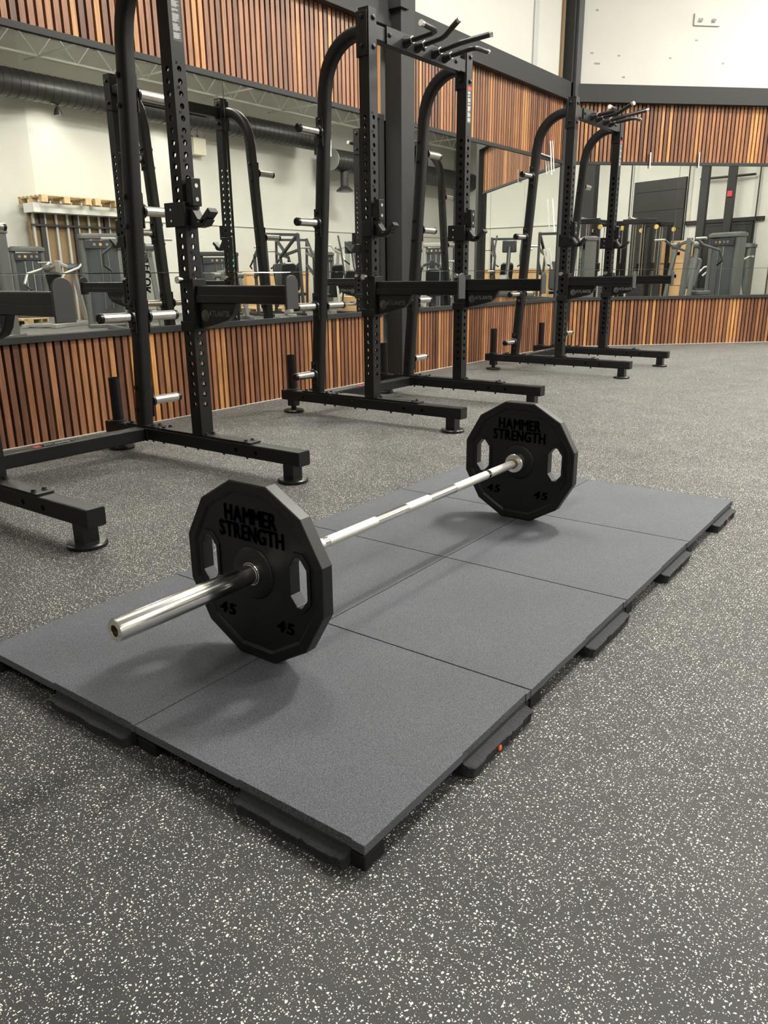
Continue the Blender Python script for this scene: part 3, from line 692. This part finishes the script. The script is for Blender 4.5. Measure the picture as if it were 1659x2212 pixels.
        kp = MB(); kp.lathe([(0.017, -0.085), (0.017, -0.060), (0.012, -0.058), (0.010, -0.036)], (0.0, y, 0.9305), 'y', 20); kp.build('pull_pin', M_['brushed'], arm)
        # j hook: plate on the inner side, wrapping the front, guard above, cradle in front
        i_ = -s; mb = MB()
        mb.box(-0.092, 0.050, min(y+i_*0.040, y+i_*0.050), max(y+i_*0.040, y+i_*0.050), 1.172, 1.282); mb.box(0.040, 0.052, y-0.048, y+0.048, 1.172, 1.282)
        mb.box(-0.030, 0.050, min(y-i_*0.040, y-i_*0.048), max(y-i_*0.040, y-i_*0.048), 1.172, 1.262)
        jh = mb.build('j_hook', M_['plastic'], K, bevel=0.003)
        mb = MB(); mb.box(0.052, 0.092, y-0.028, y+0.028, 1.262, 1.385); mb.build('guard_block', M_['plastic'], jh, bevel=0.003)
        mb = MB()
        for z in (1.292, 1.352): mb.lathe([(0.0095, 0.092), (0.0095, 0.0935)], (0, y, z), 'x', 14)
        mb.lathe([(0.006, 0), (0.006, i_*0.002)], (-0.045, y+i_*0.050, 1.25), 'y', 10); mb.lathe([(0.006, 0), (0.006, i_*0.002)], (-0.045, y+i_*0.050, 1.20), 'y', 10)
        mb.build('bolt', M_['chrome'], jh)
        mb = MB(); mb.prism([(0.052, 1.178), (0.105, 1.165), (0.150, 1.172), (0.178, 1.198), (0.150, 1.202), (0.112, 1.190), (0.075, 1.235), (0.052, 1.245)], y-0.026, y+0.026, 'xz'); mb.build('cradle', M_['plastic'], jh, bevel=0.002)
        mb = MB(); mb.bar((0.066, y, 1.252), (0.108, y, 1.198), 0.050, 0.012, (1, 0, 1)); mb.bar((0.130, y, 1.186), (0.196, y, 1.240), 0.052, 0.026, (1, 0, -1)); mb.build('liner', M_['vinyl'], jh, bevel=0.003)
    # cross members
    mb = MB(); mb.box(-0.503, -0.427, -HS+0.046, HS-0.046, 0.084, 0.154)
    for s in (-1, 1): mb.box(-0.515, -0.415, s*(HS-0.038)-0.006, s*(HS-0.038)+0.006, 0.082, 0.156)
    mb.build('rear_crossbeam', PW, K, bevel=0.005, smooth=False)
    t2 = MB().box(-0.488, -0.442, -0.115, 0.095, 0.154, 0.1546).build('logo_sticker', M_['black_ink'], K, smooth=False)
    MB().box(-0.484, -0.446, -0.113, -0.075, 0.1546, 0.1550).build('red_patch', M_['red_ink'], t2, smooth=False)
    text('lettering', 'ATLANTIS', 0.032, M_['white_ink'], t2, Matrix.Translation((-0.465, 0.012, 0.1552)) @ Matrix.Rotation(PI/2, 4, 'Z'), ext=0.0003, bold=0.0004, xs=0.95)
    mb = MB(); mb.box(-0.038, 0.032, -HS+0.038, HS-0.038, 2.265, 2.345); mb.build('top_crossbar', PW, K, bevel=0.005, smooth=False)
    hp = MB().box(0.032, 0.042, -0.42, 0.42, 2.258, 2.352)
    for yy in (-0.39, -0.02, 0.37): bolt(hp, (0.042, yy, 2.31), 'x', 1, 0.012)
    for yy in (-0.33, 0.31): hp.prism(rrect(0.05, 0.02, 0.009, 4), 0.0415, 0.0425, 'yz', (0, yy, 2.312))
    plate = hp.build('handle_plate', PW, K, bevel=0.002)
    for sgn, kind in ((-1, 0), (-1, 1), (1, 1), (1, 0)):
        if kind == 0: P = [(0.04, sgn*0.225, 2.305), (0.235, sgn*0.222, 2.325), (0.262, sgn*0.235, 2.328), (0.272, sgn*0.262, 2.330), (0.270, sgn*0.375, 2.335)]
        else: P = [(0.04, sgn*0.095, 2.305), (0.215, sgn*0.088, 2.328), (0.245, sgn*0.096, 2.335), (0.395, sgn*0.185, 2.372)]
        P = [Vector(p) for p in P]
        h_ = MB().tube(P, 0.0165, 14).build('pull_up_grip', M_['vinyl'], K)
        d = (P[1]-P[0]).normalized()
        MB().tube([P[0]-d*0.0, P[0]+d*0.05], [0.034, 0.019], 18).build('boss', PW, h_)
        MB().tube([P[0]+d*0.05, P[0]+d*0.058], 0.0205, 18).build('ring', M_['brushed'], h_)
        e = (P[-1]-P[-2]).normalized(); MB().tube([P[-1], P[-1]+e*0.022], 0.0172, 18).build('end_cap', M_['chrome'], h_)
    # warning label on the farther upright
    wl = MB().box(0.0381, 0.0386, HS-0.022, HS+0.030, 1.955, 2.19).build('warning_label', M_['pad_grey'], K, smooth=False)
    MB().box(0.0386, 0.0389, HS-0.020, HS+0.028, 2.165, 2.187).build('red_header', M_['red_ink'], wl, smooth=False)
    mb = MB(); rnd = random.Random(3); z = 2.155
    for blk in (4, 3, 6, 3, 8, 7, 6):
        for j in range(blk):
            wd = rnd.uniform(0.025, 0.042) if j < blk-1 else rnd.uniform(0.01, 0.03)
            mb.box(0.0386, 0.0388, HS-0.017, HS-0.017+wd, z-0.0022, z); z -= 0.0042
        z -= 0.006
    mb.build('fine_print', M_['white_ink'], wl, smooth=False)
    return K
rack = make_rack('nearest black half rack on the left, its top cut off by the frame', (-2.460, 1.248, 0))
index_children()
for lab, loc in (('middle black half rack with four pull-up grips, beside the steel column', (-2.465, 3.822, 0)), ('farthest black half rack, closest to the room corner', (-2.490, 6.845, 0))):
    c = copy_tree(rack); c.location = loc; c['label'] = lab

# ------------------------------------------------------------------ gym equipment across the room (seen in the mirrors)
def pallet(label, loc, rz=0, n=1):
    t = thing('wooden_pallet', label, 'pallet', loc, rz)
    for k in range(6):
        y = -0.40+k*0.16; MB().box(-0.6, 0.6, y-0.055, y+0.055, 0.122, 0.144).build('deck_board', M_['pine'], t, smooth=False)
    for x in (-0.52, 0, 0.52):
        MB().box(x-0.07, x+0.07, -0.455, 0.455, 0.1, 0.122).build('stringer_board', M_['pine'], t, smooth=False)
        for y in (-0.40, 0, 0.40): MB().box(x-0.07, x+0.07, y-0.055, y+0.055, 0.0, 0.1).build('block', M_['pine'], t, smooth=False)
    return t
def card_box(label, loc, sx, sy, sz, rz=0, name='cardboard_box', m='card'):
    t = thing(name, label, 'box', loc, rz)
    MB().box(-sx/2, sx/2, -sy/2, sy/2, 0, sz).build('carton', M_[m], t, bevel=0.006, smooth=False)
    if m == 'card':
        MB().box(-0.03, 0.03, -sy/2-0.002, sy/2+0.002, 0.02, sz+0.002).build('packing_tape', M_['pine'], t, smooth=False)
        MB().box(-sx/2-0.003, -sx/2, -0.08, 0.08, sz*0.35, sz*0.5).build('print', M_['black_ink'], t, smooth=False)
    else:
        for z in (0.0, sz-0.09): MB().box(-sx/2-0.02, sx/2+0.02, -sy/2-0.02, sy/2+0.02, z, z+0.09).build('batten', M_[m], t, smooth=False)
    return t
def tower(label, loc, rz, h=1.6, wd=0.62, body='m_panel', frame='m_grey', cap='m_grey', marks=True, tape=False, side_text=None):
    """selectorised weight stack tower: two side columns, tinted shroud, rounded cap. front faces local -x"""
    t = thing('weight_stack_machine', label, 'weight machine', loc, rz)
    MB().box(-0.30, 0.30, -wd/2, wd/2, 0.0, 0.07).build('base', M_[frame], t, bevel=0.012)
    for s in (-1, 1):
        MB().prism(rrect(0.26, 0.11, 0.045, 4), 0.07, h-0.08, 'xy', (0, s*(wd/2-0.055), 0)).build('side_column', M_[frame], t)
    mb = MB(); n = 16; R_ = wd/2-0.07
    pts = [(-0.06-0.10*math.cos(PI*k/n-PI/2), R_*math.sin(PI*k/n-PI/2)) for k in range(n+1)]
    mb.prism(pts+[(0.08, R_), (0.08, -R_)], 0.10, h-0.16, 'xy'); mb.build('shroud', M_[body], t)
    mb = MB(); mb.prism([(a, b) for a, b in rrect(0.36, wd+0.04, 0.10, 6)], h-0.10, h-0.02, 'xy'); mb.prism(rrect(0.30, wd-0.04, 0.10, 6), h-0.02, h, 'xy')
    mb.build('cap', M_[cap], t, bevel=0.012)
    lb = MB().box(-0.172, -0.166, -R_*0.95, R_*0.95, h-0.27, h-0.13).build('instruction_panel', M_['m_dark'], t, smooth=False)
    if marks:
        for k, y in enumerate((-0.16, -0.05, 0.07, 0.17)):
            MB().lathe([(0.028, -0.174), (0.028, -0.172)], (0, y, h-0.2), 'x', 12).build('diagram', M_['gold' if k == 1 else 'silver_ink'], lb)
    if tape: MB().box(-0.175, -0.170, R_*0.7, R_*0.95, h-0.36, h-0.18).build('green_tape', M_['green'], t, smooth=False)
    mb = MB()
    for y in (-0.07, 0.07): mb.tube([(-0.17, y, 0.35), (-0.17, y, h-0.30)], 0.010, 8)
    mb.build('guide_rod', M_['chrome'], t)
    if side_text: text('lettering', side_text, 0.16, M_['black_ink'], t, facing((-0.18, 0.0, h*0.56), '-x', PI/2), ext=0.002, bold=0.003)
    return t
def machine(label, loc, rz, pad='vinyl', fr='m_silver', seat=0.5, back=1.0, arm=1.2, lever=True, cat='exercise machine', reach=0.0):
    """plate or lever machine: base rails, seat, back rest, uprights, swing arms with grips"""
    t = thing('exercise_machine', label, cat, loc, rz); F = M_[fr]
    def part(name, fn, m, bev=0.0, seg=True):
        mb = MB(); fn(mb); return mb.build(name, m, t, bevel=bev)
    part('base_frame', lambda b: (b.bar((-0.75, -0.32, 0.04), (0.75, -0.32, 0.04), 0.09, 0.07), b.bar((-0.75, 0.32, 0.04), (0.75, 0.32, 0.04), 0.09, 0.07), b.bar((0.4, -0.36, 0.05), (0.4, 0.36, 0.05), 0.09, 0.07), b.bar((-0.6, 0, 0.05), (0.7, 0, 0.05), 0.09, 0.07), b.bar((-0.6, -0.36, 0.05), (-0.6, 0.36, 0.05), 0.08, 0.06)), F, 0.006)
    part('seat_post', lambda b: b.bar((-0.25, 0, 0.05), (-0.25, 0, seat-0.06), 0.09), F, 0.005)
    part('seat', lambda b: b.prism(rrect(0.46, 0.36, 0.10, 5), seat-0.06, seat+0.03, 'xy', (-0.25, 0, 0)), M_[pad], 0.02)
    part('back_rest', lambda b: b.prism(rrect(0.32, back-seat, 0.08, 5), 0, 0.08, 'xy').xf(Matrix.Translation((0.02, 0, (seat+back)/2+0.05)) @ Matrix.Rotation(math.radians(72), 4, 'Y') @ Matrix.Rotation(PI/2, 4, 'Z')), M_[pad], 0.02)
    part('upright', lambda b: b.bar((0.35, 0, 0.05), (0.22, 0, arm+0.15), 0.11, 0.08), F, 0.008)
    for s in (-1, 1):
        part('side_frame', lambda b: (b.bar((0.55, s*0.30, 0.06), (0.30, s*0.26, arm), 0.08, 0.06), b.bar((0.30, s*0.26, arm), (0.22, 0, arm+0.1), 0.06)), F, 0.006)
        part('pivot', lambda b: b.tube([(0.3, s*0.20, arm), (0.3, s*0.34, arm)], 0.075, 20), M_['m_grey'])
        if lever:
            a = MB(); a.tube([(0.55, s*0.38, arm+0.12), (0.3, s*0.38, arm), (-0.25, s*0.40, arm-0.10), (-0.45-reach, s*0.36, arm-0.30)], 0.026, 12); ao = a.build('swing_arm', F, t)
            MB().tube([(-0.45-reach, s*0.36, arm-0.30), (-0.47-reach, s*0.22, arm-0.40)], 0.021, 10).build('grip', M_['vinyl'], ao)
            MB().tube([(0.55, s*0.38, arm+0.12), (0.55, s*0.62, arm+0.12)], 0.024, 12).build('peg', M_['brushed'], ao)
    return t
def crossover(label, loc, rz):
    """functional trainer: four black uprights, chrome guide rods, brass pulleys, top beam with pull-up grips"""
    t = thing('cable_machine', label, 'cable machine', loc, rz); F = M_['plastic']
    for s in (-1, 1):
        y = s*0.78
        MB().box(-0.45, 0.45, y-0.05, y+0.05, 0, 0.08).build('base_rail', F, t, bevel=0.006)
        for x in (-0.32, 0.32): MB().box(x-0.05, x+0.05, y-0.05, y+0.05, 0.08, 2.16).build('upright', F, t, bevel=0.005)
        mb = MB()
        for x in (-0.14, -0.08, 0.08, 0.14): mb.tube([(x, y, 0.1), (x, y, 2.05)], 0.012, 10)
        mb.build('guide_rod', M_['chrome'], t)
        mb = MB()
        for k in range(14): mb.box(-0.19, 0.19, y-0.06, y+0.06, 0.12+k*0.052, 0.165+k*0.052)
        mb.build('weight_stack', M_['m_dark'], t, smooth=False)
        for x in (-0.42, 0.42):
            mb = MB(); mb.tube([(x, y-0.03, 0.1), (x, y-0.03, 2.0)], 0.014, 10); mb.build('cable_column', M_['chrome'], t)
            MB().lathe([(0.055, -0.015), (0.045, 0), (0.055, 0.015)], (x, y, 1.98), 'y', 18).build('pulley', M_['gold'], t)
            MB().box(x-0.04, x+0.04, y-0.06, y+0.06, 0.95, 1.15).build('carriage', F, t, bevel=0.01)
        MB().box(-0.40, 0.40, y-0.06, y+0.06, 2.06, 2.18).build('top_cap', F, t, bevel=0.01)
    MB().box(-0.06, 0.06, -0.78, 0.78, 2.12, 2.20).build('top_beam', F, t, bevel=0.005)
    for s in (-1, 1): MB().tube([(-0.35, s*0.5, 2.22), (-0.45, s*0.3, 2.26), (-0.45, s*0.1, 2.26), (-0.3, s*0.05, 2.2), (0, s*0.05, 2.17)], 0.018, 10).build('pull_up_grip', M_['brushed'], t)
    return t
def bench(label, loc, rz, a=60):
    t = thing('adjustable_bench', label, 'bench', loc, rz)
    mb = MB(); mb.bar((-0.6, 0, 0.12), (0.6, 0, 0.2), 0.07); mb.bar((-0.6, -0.25, 0.05), (-0.6, 0.25, 0.05), 0.07); mb.bar((0.6, -0.25, 0.05), (0.6, 0.25, 0.05), 0.07); mb.bar((0.1, 0, 0.15), (0.1, 0, 0.42), 0.07); mb.bar((0.5, 0, 0.2), (0.32, 0, 0.75), 0.05)
    mb.build('frame', M_['m_silver'], t, bevel=0.005)
    MB().prism(rrect(0.40, 0.30, 0.06, 5), 0, 0.08, 'xy').xf(Matrix.Translation((-0.18, 0, 0.42))).build('seat', M_['vinyl'], t, bevel=0.02)
    MB().prism(rrect(0.80, 0.30, 0.08, 5), 0, 0.08, 'xy').xf(Matrix.Translation((0.08, 0, 0.45)) @ Matrix.Rotation(-math.radians(a), 4, 'Y') @ Matrix.Translation((0.42, 0, 0))).build('back_rest', M_['vinyl'], t, bevel=0.02)
    return t
def plate_frame(label, loc, rz):
    """tall plate-loaded press: triangular tube frame with pegs"""
    t = thing('plate_loaded_press', label, 'exercise machine', loc, rz); F = M_['m_dark']
    for s in (-1, 1):
        y = s*0.42; mb = MB()
        for p, q in (((-0.7, y, 0.05), (0.7, y, 0.05)), ((0.6, y, 0.05), (0.45, y, 1.85)), ((0.45, y, 1.85), (-0.35, y*0.8, 1.35)), ((-0.35, y*0.8, 1.35), (-0.1, y, 0.05)), ((0.5, y, 1.2), (-0.2, y, 0.9)), ((0.47, y, 1.5), (-0.30, y*0.85, 1.38))): mb.bar(p, q, 0.06)
        mb.build('side_frame', F, t, bevel=0.004)
        MB().tube([(0.47, y+s*0.03, 1.55), (0.47, y+s*0.28, 1.55)], 0.025, 14).build('peg', M_['brushed'], t)
        MB().tube([(-0.35, y*0.8, 1.35), (-0.62, y*0.8, 1.15), (-0.72, y*0.6, 1.1)], 0.02, 10).build('grip', M_['vinyl'], t)
    mb = MB(); 
    for p, q in (((0.6, -0.42, 0.07), (0.6, 0.42, 0.07)), ((-0.6, -0.42, 0.07), (-0.6, 0.42, 0.07)), ((0.45, -0.42, 1.83), (0.45, 0.42, 1.83)), ((0, 0, 0.08), (0, 0, 0.45))): mb.bar(p, q, 0.06)
    mb.build('cross_member', F, t, bevel=0.004)
    MB().prism(rrect(0.40, 0.34, 0.08, 5), 0.42, 0.50, 'xy').build('seat', M_['vinyl'], t, bevel=0.02)
    MB().prism(rrect(0.32, 0.7, 0.08, 5), 0, 0.08, 'xy').xf(Matrix.Translation((0.28, 0, 0.85)) @ Matrix.Rotation(math.radians(75), 4, 'Y') @ Matrix.Rotation(PI/2, 4, 'Z')).build('back_rest', M_['vinyl'], t, bevel=0.02)
    return t
def bike(label, loc, rz):
    t = thing('elliptical_trainer', label, 'exercise machine', loc, rz); F = M_['m_dark']
    mb = MB(); mb.bar((-0.9, 0, 0.08), (0.9, 0, 0.08), 0.14); mb.bar((-0.8, -0.3, 0.05), (-0.8, 0.3, 0.05), 0.09); mb.bar((0.8, -0.3, 0.05), (0.8, 0.3, 0.05), 0.09); mb.build('base_frame', F, t, bevel=0.01)
    MB().lathe([(0.36, -0.09), (0.38, -0.07), (0.38, 0.07), (0.36, 0.09)], (0.45, 0, 0.52), 'y', 28).build('flywheel_cover', M_['m_grey'], t)
    MB().tube([(0.3, 0, 0.5), (-0.15, 0, 1.1), (-0.25, 0, 1.5)], 0.045, 12).build('mast', F, t)
    MB().box(-0.33, -0.25, -0.16, 0.16, 1.38, 1.64).build('console', F, t, bevel=0.02)
    for s in (-1, 1):
        MB().tube([(-0.35, s*0.3, 1.75), (-0.2, s*0.32, 1.45), (-0.1, s*0.3, 0.9), (-0.3, s*0.26, 0.35)], 0.02, 10).build('swing_arm', F, t)
        MB().tube([(-0.75, s*0.2, 0.28), (0.1, s*0.2, 0.32), (0.75, s*0.2, 0.6)], 0.03, 10).build('pedal_bar', M_['m_silver'], t)
        MB().box(-0.62, -0.25, s*0.2-0.08, s*0.2+0.08, 0.30, 0.35).build('pedal', M_['vinyl'], t, bevel=0.015)
    return t

# left mirrors
pallet('pale wooden pallet under the short weight stack machine, lower left mirror', (8.02, 8.36, 0), math.radians(75))
tower('short grey weight stack machine with tinted shroud, leftmost in the left mirror', (8.0, 8.40, 0.145), math.radians(25), 1.42, 0.66)
tower('tall grey weight stack machine with rounded cap, left of the nearest rack post', (5.65, 8.62, 0), math.radians(30), 1.74, 0.84)
machine('grey lever machine between the two weight stack machines, left mirror', (6.82, 8.22, 0), math.radians(62), fr='m_silver', arm=1.12)
machine('silver lever machine partly behind the nearest rack post in the mirror', (4.40, 8.30, 0), math.radians(200), fr='m_grey', arm=1.45, back=1.15, pad='vinyl_grey')
r = machine('silver inclined leg press with dark lettering down its side', (6.75, 10.20, 0), math.radians(25), fr='m_silver', pad='vinyl_grey', arm=0.9)
pn = MB().prism([(-0.45, 0.25), (0.30, 0.25), (0.14, 1.62), (-0.32, 1.62)], -0.04, 0.04, 'yz', (-0.60, 0.15, 0)).build('side_shield', M_['m_silver'], r, bevel=0.02)
text('lettering', 'PRECOR', 0.21, M_['black_ink'], pn, facing((-0.645, 0.06, 1.02), '-x', -PI/2+0.10), ext=0.003, bold=0.005)
tower('dark weight stack machine with green tape, right of the nearest rack in the mirror', (7.0, 12.75, 0), math.radians(35), 1.50, 0.95, frame='m_dark', cap='m_dark', tape=True)
card_box('long plywood crate beyond the seats, behind the nearest safety arm', (8.1, 15.6, 0), 0.8, 2.5, 1.05, 0, 'plywood_crate', 'ply')
plate_frame('dark plate-loaded press in front of the plywood crate in the mirror', (6.4, 14.95, 0), math.radians(30))
plate_frame('second dark plate-loaded press, left of the middle rack rear post in the mirror', (5.35, 13.0, 0), math.radians(200))
bench('black adjustable bench with raised back, left of the middle rack in the mirror', (4.2, 12.2, 0), math.radians(220), 62)
bench('black adjustable bench seen between middle rack posts in the mirror', (4.3, 13.9, 0), math.radians(215), 58)
pallet('wooden pallet on the reflected floor below the plywood crate', (7.0, 13.95, 0), math.radians(0))
card_box('small cardboard box on the reflected floor beside the middle rack', (4.5, 15.1, 0), 0.6, 0.9, 0.42, 0.5)
machine('silver machine behind the benches left of the middle rack in the mirror', (6.0, 16.7, 0), math.radians(30), fr='m_silver', arm=1.6)
machine('grey machine with low seat beside the dark weight stack in the mirror', (5.6, 11.6, 0), math.radians(200), fr='m_grey', pad='vinyl_grey', arm=0.95, lever=False)
tower('silver weight stack machine seen right of the black column in the mirror', (3.8, 17.5, 0), math.radians(60), 1.72, 0.55, frame='m_silver', cap='m_silver')
machine('pale grey machine with tall uprights, right of the black column in the mirror', (4.9, 19.0, 0), math.radians(240), fr='m_silver', arm=1.6, back=1.2)
machine('dark lever machine right of the black column, low in the mirror', (2.4, 15.3, 0), math.radians(50), fr='m_dark', arm=1.1)
# alcove of studs with a white bulkhead above, against the right wall
r = thing('stud_partition', 'unfinished metal stud partition over brown board, left mirror', 'partition', (8.75, 9.12, 0))
MB().box(-0.10, -0.05, -0.2, 2.35, 0, 2.28).build('brown_board', M_['board'], r, smooth=False)
for k in range(10): MB().box(-0.17, -0.12, -0.15+k*0.27, -0.10+k*0.27, 0, 2.28).build('stud', M_['stud'], r, smooth=False)
for k in range(3): MB().box(-0.18, -0.12, 0.02+k*0.81, 0.13+k*0.81, 0, 2.28).build('post', M_['door'], r, smooth=False)
for z in (2.02, 1.2): MB().box(-0.21, -0.17, -0.2, 2.35, z, z+0.04).build('rail', M_['door'], r, smooth=False)
MB().box(-0.45, -0.05, -0.25, 2.40, 2.28, 2.47).build('bulkhead', M_['white'], r, bevel=0.006, smooth=False)
for y, lab in ((9.52, 'leftmost'), (10.8, 'rightmost')):
    pallet('pale pallet lying on top of the white bulkhead, %s of two' % lab, (8.5, y, 2.472), PI/2)
bike('black elliptical trainer reflected beside the corner mirror edge', (2.9, 13.1, 0), math.radians(200))
tower('grey weight stack machine far off by the right wall beyond the crate', (8.1, 18.0, 0), math.radians(10), 1.60, 0.6)

# angled mirror
tower('dark grey weight stack machine with upright lettering, first right of the corner', (4.75, 5.78, 0), math.radians(60), 1.72, 0.80, body='m_panel', side_text='FITNESS')
crossover('black cable machine with chrome rods, left one in the angled mirror', (6.5, 5.25, 0), math.radians(92))
crossover('black cable machine with chrome rods, in front of the cardboard cartons', (7.5, 6.22, 0), math.radians(88))
for k in range(3):
    card_box(('bottom', 'middle', 'top')[k]+' carton of the tall cardboard stack beside the cable machine', (8.85, 6.66, k*0.57), 0.75, 0.80, 0.56, 0.1*(k % 2)-0.1)

def gdoor(n, s0, s1, z1):
    """roller door on the garage wall; s along the wall from E1"""
    t = (E0-E1).normalized(); nn = Vector((-t.y, t.x)); nn = nn if nn.x < 0 else -nn
    p, q = E1+t*s0, E1+t*s1; mb = MB(); k = 0; z = 0
    while z < z1-0.01:
        zz = min(z+0.52, z1); wallrun(mb, p, q, z+0.006, zz-0.006, -0.04, 0.03, nn); z = zz
    wallrun(mb, p, q, 0, z1, -0.04, 0.018, nn)
    d = struct(mb.build('door_%d' % n, M_['door'], bevel=0.003, smooth=False)); return t, nn
t_, n_ = gdoor(1, 3.32, 5.08, 3.43); gdoor(2, 1.18, 2.80, 2.16)
# conduits and rods on the garage wall
def conduit(label, pts, r=0.02, m='door'):
    root = thing('conduit', label, 'conduit', pts[0]); MB().tube([Vector(p)-Vector(pts[0]) for p in pts], r, 8).build('pipe', M_[m], root)
def gw(s, z, d=0.07): p = E1+t_*s+n_*d; return (p.x, p.y, z)
conduit('thin dark conduit running up beside the roller door, left side', [gw(5.18, 0.1), gw(5.18, 4.9)])
conduit('thin dark conduit between the two roller doors', [gw(3.20, 0.1), gw(3.20, 4.9)])
conduit('dark horizontal pipe above the low roller door at the right edge', [gw(1.20, 3.27, 0.12), gw(2.8, 3.30, 0.12)], 0.03)
conduit('thin dark conduit right of the low roller door', [gw(1.10, 0.1), gw(1.10, 4.9)])
trim((E1+t_*0.9, E1+t_*3.25, 2.165, 2.26, -0.04, 0.05, n_))
r = thing('call_box', 'small red box fixed to the reflected column', 'alarm box', (9.07, 7.72, 2.75)); MB().box(-0.05, 0.03, -0.06, 0.06, 0, 0.14).build('case', M_['red'], r, bevel=0.005)
